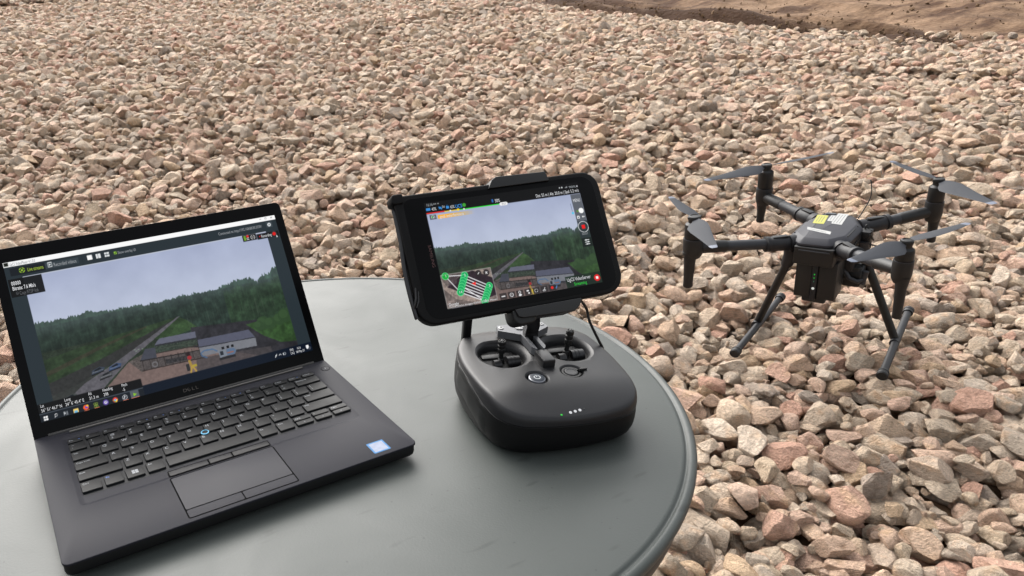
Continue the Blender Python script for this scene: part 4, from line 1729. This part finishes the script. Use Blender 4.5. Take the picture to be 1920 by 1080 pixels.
# tablet frame in world space (mm on the lit area, origin its lower left corner)
TX = np.array([.98204604, -.18839255, .00968639])
TY = np.array([.09048575, .51549264, .85210309])
TO = np.array([.37882305, .02025966, .12310685 + DECK])
TN = np.cross(TX, TY)
TN /= np.linalg.norm(TN)
TY = np.cross(TN, TX)
M_TAB = frame(TO, TX, TY, TN)
MT_RC = T(*(-base_w)) @ M_TAB @ MM                    # tablet frame into the controller's root
to_rc = lambda x, y, z: tuple((M_RC_W @ MM).inverted() @ (M_TAB @ MM) @ Vector((x, y, z)))
# clamp
g = Geo()
g.prism([(71, 113.5), (140, 113.5), (137.5, 123.6), (82, 124.8), (76.5, 122)], -22, 4.0, .8)
g.box(84, -14, -22, 126, 118, -16.5, 4, 1.2)
g.prism([(68.5, -12), (70.5, -19.5), (76, -21.5), (132, -24.0), (139, -19.5), (142.5, -13.5), (142.5, -12)], -22, 5.0, .8)
clampo = g.build('tablet_clamp', M_DARK, rc, 35, MT_RC)
g = Geo()
g.prism(rrect(66.5, -28, 91, -12, (8, 6, 2, 2), 5), -19, 2.0, 2.2)
g.lathe([(2.0, 2.0), (1.9, 2.25), (1.2, 2.3), (.1, 1.6)], 14, T(73, -19, 0))
g.build('clamp_knob', M_GRIP, clampo, 35, MT_RC)
g = Geo()
pa = [(2, 18, 6), (1, 17, 16), (-3, 7, 30), (-7, 2, 44), (-8, 6, 62), to_rc(104, 8, -26), to_rc(104, 40, -24)]
Rg = []
for i, p_ in enumerate(pa):
    p_ = Vector(p_)
    d_ = (Vector(pa[min(i + 1, len(pa) - 1)]) - Vector(pa[max(i - 1, 0)])).normalized()
    ux = Vector((1, 0, 0))
    uy = d_.cross(ux).normalized()
    Rg.append([tuple(p_ + ux * a + uy * b) for a, b in ((-7.5, -4), (7.5, -4), (7.5, 4), (-7.5, 4))])
g.loops(Rg, True, True)
g.build('clamp_arm', M_SATIN, rc, 30, MR)
# antennas and cable
g = Geo()
g.box(-64, 49, -14, -54, 58, 108, 2.5, 1.2, n=3)
g.build('antenna', M_DARK, rc, 30, MR)
g = Geo()
cpts = crom([(70, 0, -9), (83, 1, -8), (78, 4, 3), (73, 6, 12), (66, 10, 26), (59, 13, 44), to_rc(140, 2, -16)], 6)[:-6]
cpts = cpts[6:]
g.tube([tuple(p) for p in cpts], 1.5, 10)
g.build('cable', M_DARK, rc, 60, MR)

# ------------------------------------------------------------------ tablet
tbase = TO + TX * .083 - TY * .013 - TN * .006
tab = thing('tablet', 'black tablet in a rugged case showing map and aerial video, clamped above the controller', 'tablet', T(*tbase))
MT = T(*(-tbase)) @ M_TAB @ MM
M_TCASE = mat('rugged_case_rubber', lin(8, 8, 9), 0.6, spec=0.15, bump=(500, .06, .0004))
M_GLASS = mat('tablet_black_glass', lin(4, 4, 5), 0.3, spec=0.08)
g = Geo()
cas = rrect(-29.5, -12.6, 197.0, 118.6, (19, 21, 18, 6), 8)
g.prism(cas, -15.5, 1.6, 2.0, 4.5)
g.build('case', M_TCASE, tab, 40, MT)
g = Geo()
g.prism(rrect(-21, -8, 190, 114, (14, 15, 14, 8), 6), 1.0, 1.75, .3)
g.build('front_glass', M_GLASS, tab, 40, MT)
# moulded corner and ridges along the left edge
g = Geo()
g.prism(rrect(-32.5, 110, -20, 120.0, (3, 3, 2, 4), 4), -14, 3.6, 1.2)
g.build('corner_bumper', M_TCASE, tab, 40, MT)
g = Geo()
g.tube(crom([(-30, 104, -4), (-29.5, 80, -3), (-31.5, 56, -3), (-32.5, 36, -3), (-31.8, 14, -3), (-29.5, 2, -4)], 5)[:-5].tolist(), [2.4] * 25, 10)
g.tube([(-27, 26, 1.8), (-28.5, 16, 1.6), (-30.5, 10, .4), (-31.5, 6, -2)], [.9, 1.1, 1.1, .8], 8)
g.tube([(-25, 22, 2.0), (-26.5, 13, 1.9), (-29.5, 7, .8)], [.7, .9, .7], 8)
g.build('edge_ridge', M_SATIN, tab, 50, MT)
TW, TH = 172.3, 107.7
g = Geo()
add_text(g, 'SAMSUNG', 0, 0, 4.4, 1.85, 22.5, M=T(-3.0, 65.5, 0) @ RZ(-PI / 2) @ T(0, -2.2, 0))
g.build('brand_lettering', mat('faint_red_print', lin(70, 34, 32), 0.5), tab, 0, MT)
P = Paint(360, 225, (4, 4, 5))
blit(P, video(360, 200), .004, .0, 1.0, .892)
P.rect(.004, .894, .12, .902, (236, 40, 36))
P.rect(.115, .892, .215, .900, (236, 200, 40))
P.rect(.21, .889, .465, .897, (40, 214, 50))
P.disc(.152, .896, .008, (240, 240, 240))
P.disc(.200, .896, .012, (240, 208, 40))
P.disc(.237, .894, .008, (240, 240, 240))
P.rect(.472, .876, .506, .906, (242, 242, 242))
P.disc(.472, .891, .015, (242, 242, 242))
P.disc(.506, .891, .015, (242, 242, 242))
# menu strip
P.rect(.931, .62, .999, .886, (92, 96, 104))
P.rect(.931, .405, .999, .62, (40, 48, 54), .85)
P.rect(.931, .362, .999, .45, (20, 30, 26))
P.rect(.945, .708, .965, .726, (96, 134, 60))
P.disc(.977, .719, .0265, (250, 250, 250))
P.rect(.939, .645, .957, .669, (232, 234, 236))
P.rect(.943, .669, .952, .674, (232, 234, 236))
P.disc(.948, .656, .007, (92, 96, 104))
P.rect(.973, .650, .984, .664, (240, 240, 240))
P.poly([(.984, .657), (.990, .664), (.990, .650)], (240, 240, 240))
P.disc(.965, .559, .055, (232, 234, 236), 1, .050)
P.rect(.954, .540, .976, .578, (238, 24, 20))
for b in (.388, .408, .428):
    P.line([(.951, b), (.982, b)], .006, (236, 238, 240))
P.disc(.960, .428, .007, (236, 238, 240))
P.disc(.973, .408, .007, (236, 238, 240))
P.disc(.964, .388, .007, (236, 238, 240))
P.line([(.918, .80), (.918, .72)], .004, (90, 100, 120))
P.rect(.912, .695, .925, .715, (70, 196, 232))
# top icons
P.rect(.008, .923, .034, .946, (56, 140, 214))
P.line([(.086, .946), (.104, .922)], .012, (56, 140, 214))
P.line([(.086, .926), (.104, .944)], .008, (56, 140, 214))
P.rect(.131, .920, .148, .942, (56, 140, 214))
P.disc(.1395, .945, .009, (56, 140, 214), 1, .006)
P.disc(.243, .932, .018, (60, 160, 50))
P.rect(.418, .918, .429, .950, (44, 104, 180))
for a in (.058, .069, .083):
    P.rect(a, .973, a + .008, .985, (170, 172, 174), .8)
P.rect(.868, .962, .876, .976, (200, 202, 204))
P.disc(.888, .969, .008, (200, 202, 204))
for k in range(3):
    P.rect(.908 + k * .006, .960, .912 + k * .006, .966 + k * .005, (170, 172, 176))
P.rect(.985, .956, .994, .972, (180, 182, 186))
# banner fading out to the right
for k in range(60):
    a = .068 + k / 60 * .235
    P.rect(a, .835, a + .235 / 60 + .0005, .872, (246, 176, 40), max(0, 1 - max(0, (k - 12) / 46) ** .9))
P.rect(.020, .838, .060, .880, (84, 90, 98))
P.disc(.040, .858, .019, (210, 214, 216), 1, .015)
P.disc(.036, .860, .008, (70, 180, 80))
P.line([(.040, .846), (.046, .864)], .005, (236, 238, 240))
P.rect(.02, .836, .06, .845, (84, 90, 98))
# map inset
mp_ = vnoise(P.h, P.w, 60, 41, 4)
mf = 1 + (vnoise(P.h, P.w, 7, 43, 2) - .5) * .5
P.rect(.006, .010, .314, .316, (120, 108, 104), 1, mf * (1 + (mp_ - .5) * .8))
P.poly([(.03, .20), (.13, .29), (.20, .316), (.314, .22), (.314, .06), (.23, .03)], (46, 34, 42), 1, mf)
P.poly([(.006, .28), (.03, .20), (.10, .125), (.23, .03), (.20, .012), (.07, .08), (.006, .19)], (150, 134, 126), 1, mf)
P.poly([(.20, .316), (.314, .22), (.314, .27), (.25, .316)], (150, 136, 128), 1, mf)
P.poly([(.05, .28), (.11, .30), (.09, .22), (.04, .21)], (78, 66, 70), .8, mf)
gA, gB, gC, gD, g1 = (.149, .283), (.101, .135), (.283, .150), (.234, .020), (.033, .302)
for k in range(7):
    t = k / 6
    a = (gA[0] + (gB[0] - gA[0]) * t, gA[1] + (gB[1] - gA[1]) * t)
    b = (gC[0] + (gD[0] - gC[0]) * t, gC[1] + (gD[1] - gC[1]) * t)
    P.line([a, b], .008, (236, 236, 238))
P.line([g1, gA], .007, (236, 236, 238))
P.line([g1, gB], .007, (236, 236, 238))
P.line([(gB[0] + .02, gB[1] + .05), gD], .008, (236, 236, 238))
for q0, q1 in ((gA, gB), (gC, gD)):
    for k in range(7):
        t = k / 6
        c = (q0[0] + (q1[0] - q0[0]) * t, q0[1] + (q1[1] - q0[1]) * t)
        P.disc(c[0], c[1], .034, (96, 224, 140))
        P.disc(c[0], c[1], .029, (24, 168, 96))
P.disc(g1[0], g1[1], .034, (96, 224, 140))
P.disc(g1[0], g1[1], .029, (24, 168, 60))
P.poly([(.178, .200), (.206, .208), (.202, .172)], (236, 34, 30))
P.disc(.234, .281, .030, (44, 38, 40), .9)
P.disc(.283, .274, .030, (44, 38, 40), .9)
P.line([(.277, .264), (.289, .284)], .006, (240, 240, 240))
P.line([(.277, .284), (.289, .264)], .006, (240, 240, 240))
P.line([(.229, .273), (.240, .289)], .006, (240, 240, 240))
P.line([(.006, .316), (.314, .316), (.314, .010), (.006, .010), (.006, .316)], .004, (190, 188, 186), .8)
# tool row
for k in range(7):
    a = .331 + k * .0525
    P.rect(a, .004, a + .044, .062, (38, 34, 36), .72)
for k in range(3):
    P.disc(.345 + k * .008, .032, .006, (240, 240, 240))
P.disc(.4055, .033, .019, (236, 238, 240), 1, .014)
P.rect(.404, .026, .407, .042, (236, 238, 240))
P.disc(.458, .044, .013, (236, 238, 240), 1, .008)
P.disc(.458, .018, .016, (236, 238, 240), 1, 0, .009)
P.rect(.503, .038, .517, .050, (240, 240, 240))
P.rect(.510, .016, .520, .028, (240, 240, 240))
P.disc(.563, .033, .017, (220, 222, 224), 1, .013)
P.rect(.561, .012, .565, .055, (30, 28, 30))
P.rect(.550, .031, .576, .035, (30, 28, 30))
P.line([(.540, .004), (.540, .05)], .006, (222, 200, 60))
P.disc(.614, .022, .016, (220, 222, 224), 1, .010, .009)
P.line([(.612, .02), (.622, .05)], .006, (220, 222, 224))
P.disc(.667, .034, .014, (226, 36, 34))
P.line([(.69, .02), (.70, .045)], .01, (80, 130, 190))
# stream tag
P.rect(.762, .0, 1.0, .112, (20, 38, 26), .8)
P.disc(.970, .054, .032, (222, 30, 34))
P.rect(.962, .042, .978, .066, (250, 250, 250))
MTS = MT @ T(0, 0, 1.9)
tsc = screen_obj(P.done(), TW, TH, MTS, tab)
cp = Captions(TW, TH, MTS, tsc)
cp.put('16:16', .012, .979, .036, E_GREY, .040)
cp.put('43%', .040, .935, .040, E_WHITE, .028)
cp.put('21', .106, .944, .030, E_WHITE, .014)
cp.put('65%', .155, .932, .040, E_WHITE, .026)
cp.put('UCS', .185, .931, .048, E_BLUE, .044, bold=.01)
cp.put('50%', .438, .932, .046, E_WHITE, .032)
cp.put('09:27', .476, .891, .028, E_INK, .028)
cp.put('90%', .935, .965, .030, E_GREY, .046)
cp.put('Dst: 55 m | Alt: 20.0 m | Spd: 5.2 m/s', .705, .924, .044, E_WHITE, .290)
cp.put('MENU', .940, .827, .046, E_WHITE, .048)
cp.put('gnal interference', .078, .855, .040, E_WHITE, .150)
cp.put('00:00:57', .945, .489, .026, E_GREY, .040)
cp.put('UgCS VideoServer', .772, .076, .048, E_WHITE, .158)
cp.put('Streaming', .812, .029, .042, E_GREEN, .084)
cp.put('Google', .014, .040, .036, E_WHITE, .062)
cp.put('TerraMetrics Images \u00a92021 CNES, Maxar', .014, .018, .020, E_WHITE, .295)
for k, q in enumerate((gA, gB, gC, gD, g1)):
    cp.put(('2', '14', '3', '15', '1')[k], q[0], q[1], .034, E_WHITE, align='c')
cp.build()

# ------------------------------------------------------------------ drone
M_DRONE = mat('drone_dark_plastic', lin(28, 28, 31), 0.5, spec=0.3, bump=(500, .07, .0006), var=(7, .06))
M_DTOP = mat('drone_top_plastic', lin(50, 50, 55), 0.52, spec=0.3, bump=(600, .06, .0006))
M_ARM = mat('carbon_arm', lin(40, 41, 45), 0.5, spec=0.35)
M_BLADE = mat('propeller_grey', lin(44, 46, 51), 0.65, spec=0.2)
M_TIP = mat('propeller_tip', lin(84, 90, 104), 0.55)
M_DBLACK = mat('drone_black', lin(16, 16, 17), 0.5, spec=0.4)
skid_mid = np.array([40.0, 30.0, -412.0])
d_base = DRONE_R @ (skid_mid / 1000) + DRONE_O
M_DR_W = frame(DRONE_O, DRONE_R[:, 0], DRONE_R[:, 1], DRONE_R[:, 2])
dr = thing('drone', 'black four rotor drone on tube landing gear standing on the gravel', 'drone', T(*d_base))
MD = T(*(-d_base)) @ M_DR_W @ MM
# body: octagonal shell with a chamfered lid
oct_ = [(-16, -97), (54, -91), (87, -44), (92, 54), (60, 128), (-24, 126), (-46, 52), (-50, -56)]


def rounded(poly, r):
    """cut each corner with a short arc"""
    o = []
    n = len(poly)
    for i in range(n):
        a, b, c = (np.array(poly[k % n], float) for k in (i - 1, i, i + 1))
        u = (a - b) / np.linalg.norm(a - b)
        v = (c - b) / np.linalg.norm(c - b)
        for t in (0, .33, .67, 1):
            p0, p1 = b + u * r, b + v * r
            o.append(tuple((1 - t) ** 2 * p0 + 2 * t * (1 - t) * b + t * t * p1))
    return o


O8 = rounded(oct_, 9)
g = Geo()
g.loops([Z(inset(O8, 10), -150), Z(inset(O8, 3), -140), Z(O8, -112), Z(O8, -101), Z(inset(O8, 1.2), -99)], True, True)
body = g.build('body', M_DRONE, dr, 30, MD)
g = Geo()
g.loops([Z(inset(O8, .4), -100), Z(inset(O8, .2), -95), Z(inset(O8, 2.2), -92), Z(inset(O8, 15), -82.5), Z(inset(O8, 17), -81.6)], True, True)
lidd = g.build('body_lid', M_DTOP, dr, 25, MD)
g = Geo()
g.prism([(62, -40), (78, -34), (80, 26), (63, 18)], -90, -84.3, .6)
g.build('vent', M_DBLACK, lidd, 30, MD)
g = Geo()
g.prism(rrect(-9, 100, 16, 113, 4), -82, -79.2, 1.2)
g.build('status_lamp', mat('smoked_lens', lin(18, 20, 28), 0.2, spec=.5), lidd, 30, MD)
M_STW = mat('white_label', lin(150, 150, 148), 0.6)
M_STY = mat('yellow_label', lin(150, 148, 62), 0.6)
M_LINE = mat('label_print', lin(70, 70, 72), 0.6)
for pol, m_, lines in (([(-25, 92), (-19, 24), (7, 26), (1, 92)], M_STY, 3), ([(6, 98), (8, 52), (20, 52), (22, 36), (46, 34), (42, 118), (18, 118), (17, 98)], M_STW, 0),
                       ([(-22, -8), (-18, -26), (40, -44), (37, -24)], M_STW, 0)):
    g = Geo()
    g.prism(pol, -81.6, -81.2)
    lb = g.build('label', m_, lidd, 0, MD)
    g = Geo()
    if m_ is M_STY:
        for k in range(3):
            x0 = -15 + k * 6
            g.prism([(x0, 36), (x0 + 1.2, 36), (x0 - 1.5, 82), (x0 - 2.7, 82)], -81.2, -81.1)
    elif len(pol) > 4:
        for k in range(5):
            x0 = 12 + k * 6.5
            y0 = 58 if k < 2 else 42
            g.prism([(x0, y0), (x0 + 1.2, y0), (x0 - .5, 110 if k > 0 else 94), (x0 - 1.7, 110 if k > 0 else 94)], -81.2, -81.1)
    else:
        g.prism([(-12, -19), (-11, -21.5), (28, -33.5), (27.5, -31)], -81.2, -81.1)
    g.build('print', M_LINE, lb, 0, MD)
g = Geo()
g.loops([Z(inset(O8, -.5), -101.2), Z(inset(O8, -.5), -99.6)], False, False)
g.build('lid_gap', M_DBLACK, lidd, 30, MD)
g = Geo()
for k in range(6):
    g.box(89.5, -30 + k * 12, -128, 92.6, -23 + k * 12, -110, .8, .5)
g.build('side_vent', M_DBLACK, body, 30, MD)
for sx_, sy_ in ((-8, -80), (44, -76), (76, -34), (80, 44), (50, 112), (-16, 110), (-36, 46), (-40, -48)):
    g = Geo()
    g.lathe([(2.2, -94), (2.2, -84.5), (1.2, -84.2), (1.0, -85), (.1, -85)], 10, T(sx_, sy_, 0))
    g.build('screw', M_DBLACK, lidd, 30, MD)
# front opening with the twin battery packs
g = Geo()
g.prism(rrect(-26, -101, 66, -30, 6), -150, -102, 2)
g.build('battery_bay', M_DBLACK, dr, 30, MD)
g = Geo()
g.box(-14, -104, -112, 56, -100, -108.6, 1, .6)
g.build('front_ridge', M_ARM, body, 30, MD)
g = Geo()
g.box(-22, -76, -252, 18, -4, -148, 4, 2)
g.box(30, -76, -252, 73, -4, -148, 4, 2)
g.box(16, -72, -248, 32, -6, -150, 2, 1)
g.prism(rrect(-4, -70, 52, -10, 6), -268, -251, 5)
bat = g.build('battery', M_DBLACK, dr, 30, MD)
g = Geo()
g.box(17.5, -80, -258, 30.5, -74, -142, 2, 1.5)
spn = g.build('battery_latch', M_DRONE, bat, 30, MD)
for k, (m_, rr) in enumerate(((E_GREEN, 1.5), (E_GREEN, 1.3), (emis('lit_teal', (60, 110, 84)), 1.3), (emis('lit_lamp', (210, 212, 205)), 3.4))):
    g = Geo()
    zz = (-182, -192, -202, -222)[k]
    g.lathe([(rr, 0), (rr, .8), (.1, 1.2)], 14, T(24, -80, zz) @ RX(PI / 2))
    g.build('indicator_light', m_, spn, 40, MD)
# gimbal camera under the nose
g = Geo()
g.box(58, -2, -196, 92, 66, -150, 6, 3)
gb = g.build('gimbal', M_DRONE, dr, 30, MD)
g = Geo()
g.lathe([(26, -2), (27, 0), (27, 38), (24, 42), (10, 43), (9, 40), (.2, 40)], 28, T(76, 36, -212) @ RY(PI / 2) @ T(0, 0, -6))
g.box(66, 12, -244, 108, 58, -186, 8, 5)
g.build('camera', M_DBLACK, gb, 35, MD)
g = Geo()
g.tube([(70, 6, -180), (74, 2, -196), (86, 0, -214), (104, 4, -222), (116, 18, -218)], [6, 6, 6, 6, 5], 12)
g.tube([(112, 18, -232), (117, 20, -196)], [8, 8], 14)
g.build('gimbal_arm', M_ARM, gb, 40, MD)
# arms, motors, feet, propellers
HUB = [(-210, 249), (-228, -237), (210, 222), (228, -234)]
ROOT = [(-38, 112), (-44, -72), (84, 104), (76, -74)]
FOOT = [-184, -200, -175, -186]
ZA = [-98, -86, -86, -72]
MS = [.78, .86, .70, .68]
BL = [((225, -118), (205, 49)), ((168, 134), (226, -57)), ((182, 136), (216, -52)), ((178, -114), (165, 58))]
CW = [-1, 1, 1, -1]


def blade(L_, cw):
    """one grey blade from the hub outwards along +x"""
    st = [(.05, 9, 0, 24), (.10, 15, 0, 22), (.17, 26, 3, 19), (.26, 33, 5, 16), (.4, 31, 5, 13), (.55, 25, 4, 11), (.7, 20, 3, 9), (.85, 15, 2, 7.5), (.92, 12.5, 2, 7)]
    tip = [(.92, 12.5, 2, 7), (.97, 11, 2, 6.5), (1.0, 7, 1.5, 6)]
    out_ = []
    for S in (st, tip):
        rg = []
        for t, c, off, tw in S:
            ring = []
            a = math.radians(tw) * cw
            for k in range(10):
                th = 2 * PI * k / 10
                y = c * math.cos(th) * .76
                z = c * .055 * math.sin(th) + c * .03
                y = (y - off) * cw
                ring.append((t * L_, y * math.cos(a) - z * math.sin(a), y * math.sin(a) + z * math.cos(a) + 7 * t * t))
            rg.append(ring)
        out_.append(rg)
    return out_


for i in range(4):
    hx_, hy_ = HUB[i]
    rx, ry = ROOT[i]
    dv = np.array([hx_ - rx, hy_ - ry], float)
    L_ = np.linalg.norm(dv)
    dv /= L_
    za = ZA[i]
    ms = MS[i]
    P3 = lambda t: (rx + dv[0] * t, ry + dv[1] * t, -108 + (za + 108) * max(0, t) / L_)
    g = Geo()
    g.tube([P3(-8), P3(L_ - 20)], 14, 24)
    arm = g.build('arm', M_ARM, dr, 40, MD)
    g = Geo()
    g.tube([P3(2), P3(6), P3(48), P3(52), P3(53), P3(62), P3(64)], [17, 19, 19, 17.5, 20.5, 20.5, 16], 24)
    g.tube([P3(-14), P3(2)], [22, 22], 24)
    g.build('arm_collar', M_DRONE, arm, 30, MD)
    g = Geo()
    g.tube([P3(L_ - 86), P3(L_ - 80), P3(L_ - 14)], [14.5, 16.0, 19 * ms + 1], 24)
    g.build('arm_sleeve', M_DBLACK, arm, 30, MD)
    g = Geo()
    ux_ = np.array([-dv[1], dv[0]])
    Xf = frame(P3(27), (dv[0], dv[1], 0), (ux_[0], ux_[1], 0), (0, 0, 1))
    g.box(-20, -7, 16, 18, 7, 22, 2, 1.2, Xf)
    g.box(-24, -4, 12, -20, 4, 20, 1, .6, Xf)
    g.build('lock_lever', M_DBLACK, arm, 30, MD)
    Mh = T(hx_, hy_, 0) @ Matrix.Diagonal((ms, ms, 1, 1))
    g = Geo()
    g.lathe([(20, za - 28), (27, za - 18), (29.5, za - 6), (29.5, za + 20), (28.2, za + 25), (12, za + 26)], 32, Mh)
    ho = g.build('motor_mount', M_DBLACK, dr, 30, MD)
    fo = np.array([hx_, hy_]) + dv * 9 * ms
    g = Geo()
    g.tube([(fo[0], fo[1], za - 12), (fo[0], fo[1], za - 40), (fo[0] + dv[0] * 2, fo[1] + dv[1] * 2, FOOT[i] + 14), (fo[0] + dv[0] * 2, fo[1] + dv[1] * 2, FOOT[i] + 3), (fo[0] + dv[0] * 2, fo[1] + dv[1] * 2, FOOT[i])],
           [22 * ms, 16.5 * ms, 14 * ms, 14.5 * ms, 12 * ms], 20)
    g.build('foot_fairing', M_DBLACK, ho, 40, MD)
    g = Geo()
    g.lathe([(25.5, za + 26), (26.5, za + 28), (26.5, -26), (25, -20), (20, -17), (17, -15), (17, -6)], 32, Mh)
    mo = g.build('motor', M_DBLACK, dr, 30, MD)
    g = Geo()
    g.lathe([(26.2, za + 24.6), (29.0, za + 24.6), (29.0, za + 26.4), (26.2, za + 26.4)], 32, Mh, False, False)
    g.build('motor_ring', M_ARM, mo, 30, MD)
    g = Geo()
    g.lathe([(15, -12), (18.5, -8), (19, -2), (17, 2), (13, 3), (12, 1.4), (6, 1.2), (.2, 1.6)], 28, Mh)
    g.box(-20, -5, -4, 20, 5, 1, 2, .8, Mh @ RZ(math.radians(BL[i][0][1] + 90)))
    pr = g.build('propeller', M_DBLACK, dr, 30, MD)
    for (bl, ba) in BL[i]:
        rg, tp = blade(bl, CW[i])
        g = Geo()
        g.loops(rg, True, True, T(hx_, hy_, -4) @ RZ(math.radians(ba)))
        g.build('blade', M_BLADE, pr, 40, MD)
        g = Geo()
        g.loops(tp, True, True, T(hx_, hy_, -3.95) @ RZ(math.radians(ba)))
        g.build('blade_tip', M_TIP, pr, 40, MD)
# landing gear
for sk, top in ((skid_l, (-40, -62, -146)), (skid_r, (94, 48, -142))):
    j = sk[1]
    g = Geo()
    g.tube([top, j], [10.2, 9.8], 20)
    lg = g.build('landing_leg', M_DBLACK, dr, 40, MD)
    a, b = Vector(sk[0]), Vector(sk[2])
    g = Geo()
    e = (b - a).normalized()
    g.tube([tuple(a + e * 10), tuple(b - e * 10)], 9.4, 20)
    g.tube([tuple(Vector(j) - e * 19), tuple(Vector(j) + e * 17)], 11.6, 20)
    sko = g.build('skid', M_DRONE, dr, 40, MD)
    for p_, d_ in ((a, e), (b, -e)):
        g = Geo()
        g.tube([tuple(p_), tuple(p_ + d_ * 3), tuple(p_ + d_ * 12), tuple(p_ + d_ * 13), tuple(p_ + d_ * 17), tuple(p_ + d_ * 18), tuple(p_ + d_ * 26)], [11, 13.2, 13.2, 12, 12, 13.2, 12.2], 20)
        g.build('end_cap', M_DBLACK, sko, 30, MD)
    g = Geo()
    g.tube([tuple(Vector(top) + Vector((0, 0, 18))), top, tuple(Vector(top).lerp(Vector(j), .12))], [18, 18, 14], 18)
    g.build('leg_socket', M_DRONE, lg, 30, MD)
# cables bunched at the right flank and a whip aerial
g = Geo()
rr_ = np.random.default_rng(3)
for k in range(9):
    c = np.array([98, 66, -112]) + rr_.normal(0, 7, 3)
    pth = [c + np.array([0, 0, 12]), c + rr_.normal(0, 9, 3), c + rr_.normal(0, 10, 3) + (6, 0, -10), c + rr_.normal(0, 9, 3) + (0, 0, -26)]
    g.tube([tuple(p) for p in pth], 2.2, 7)
g.box(86, 44, -132, 112, 76, -98, 4, 2)
g.build('cable_bundle', M_DBLACK, dr, 40, MD)
g = Geo()
g.tube(crom([(60, 118, -96), (72, 136, -70), (80, 150, -40), (78, 156, -14), (70, 158, 0)], 5)[:-5].tolist(), 1.3, 7)
g.build('aerial', M_DBLACK, dr, 60, MD)
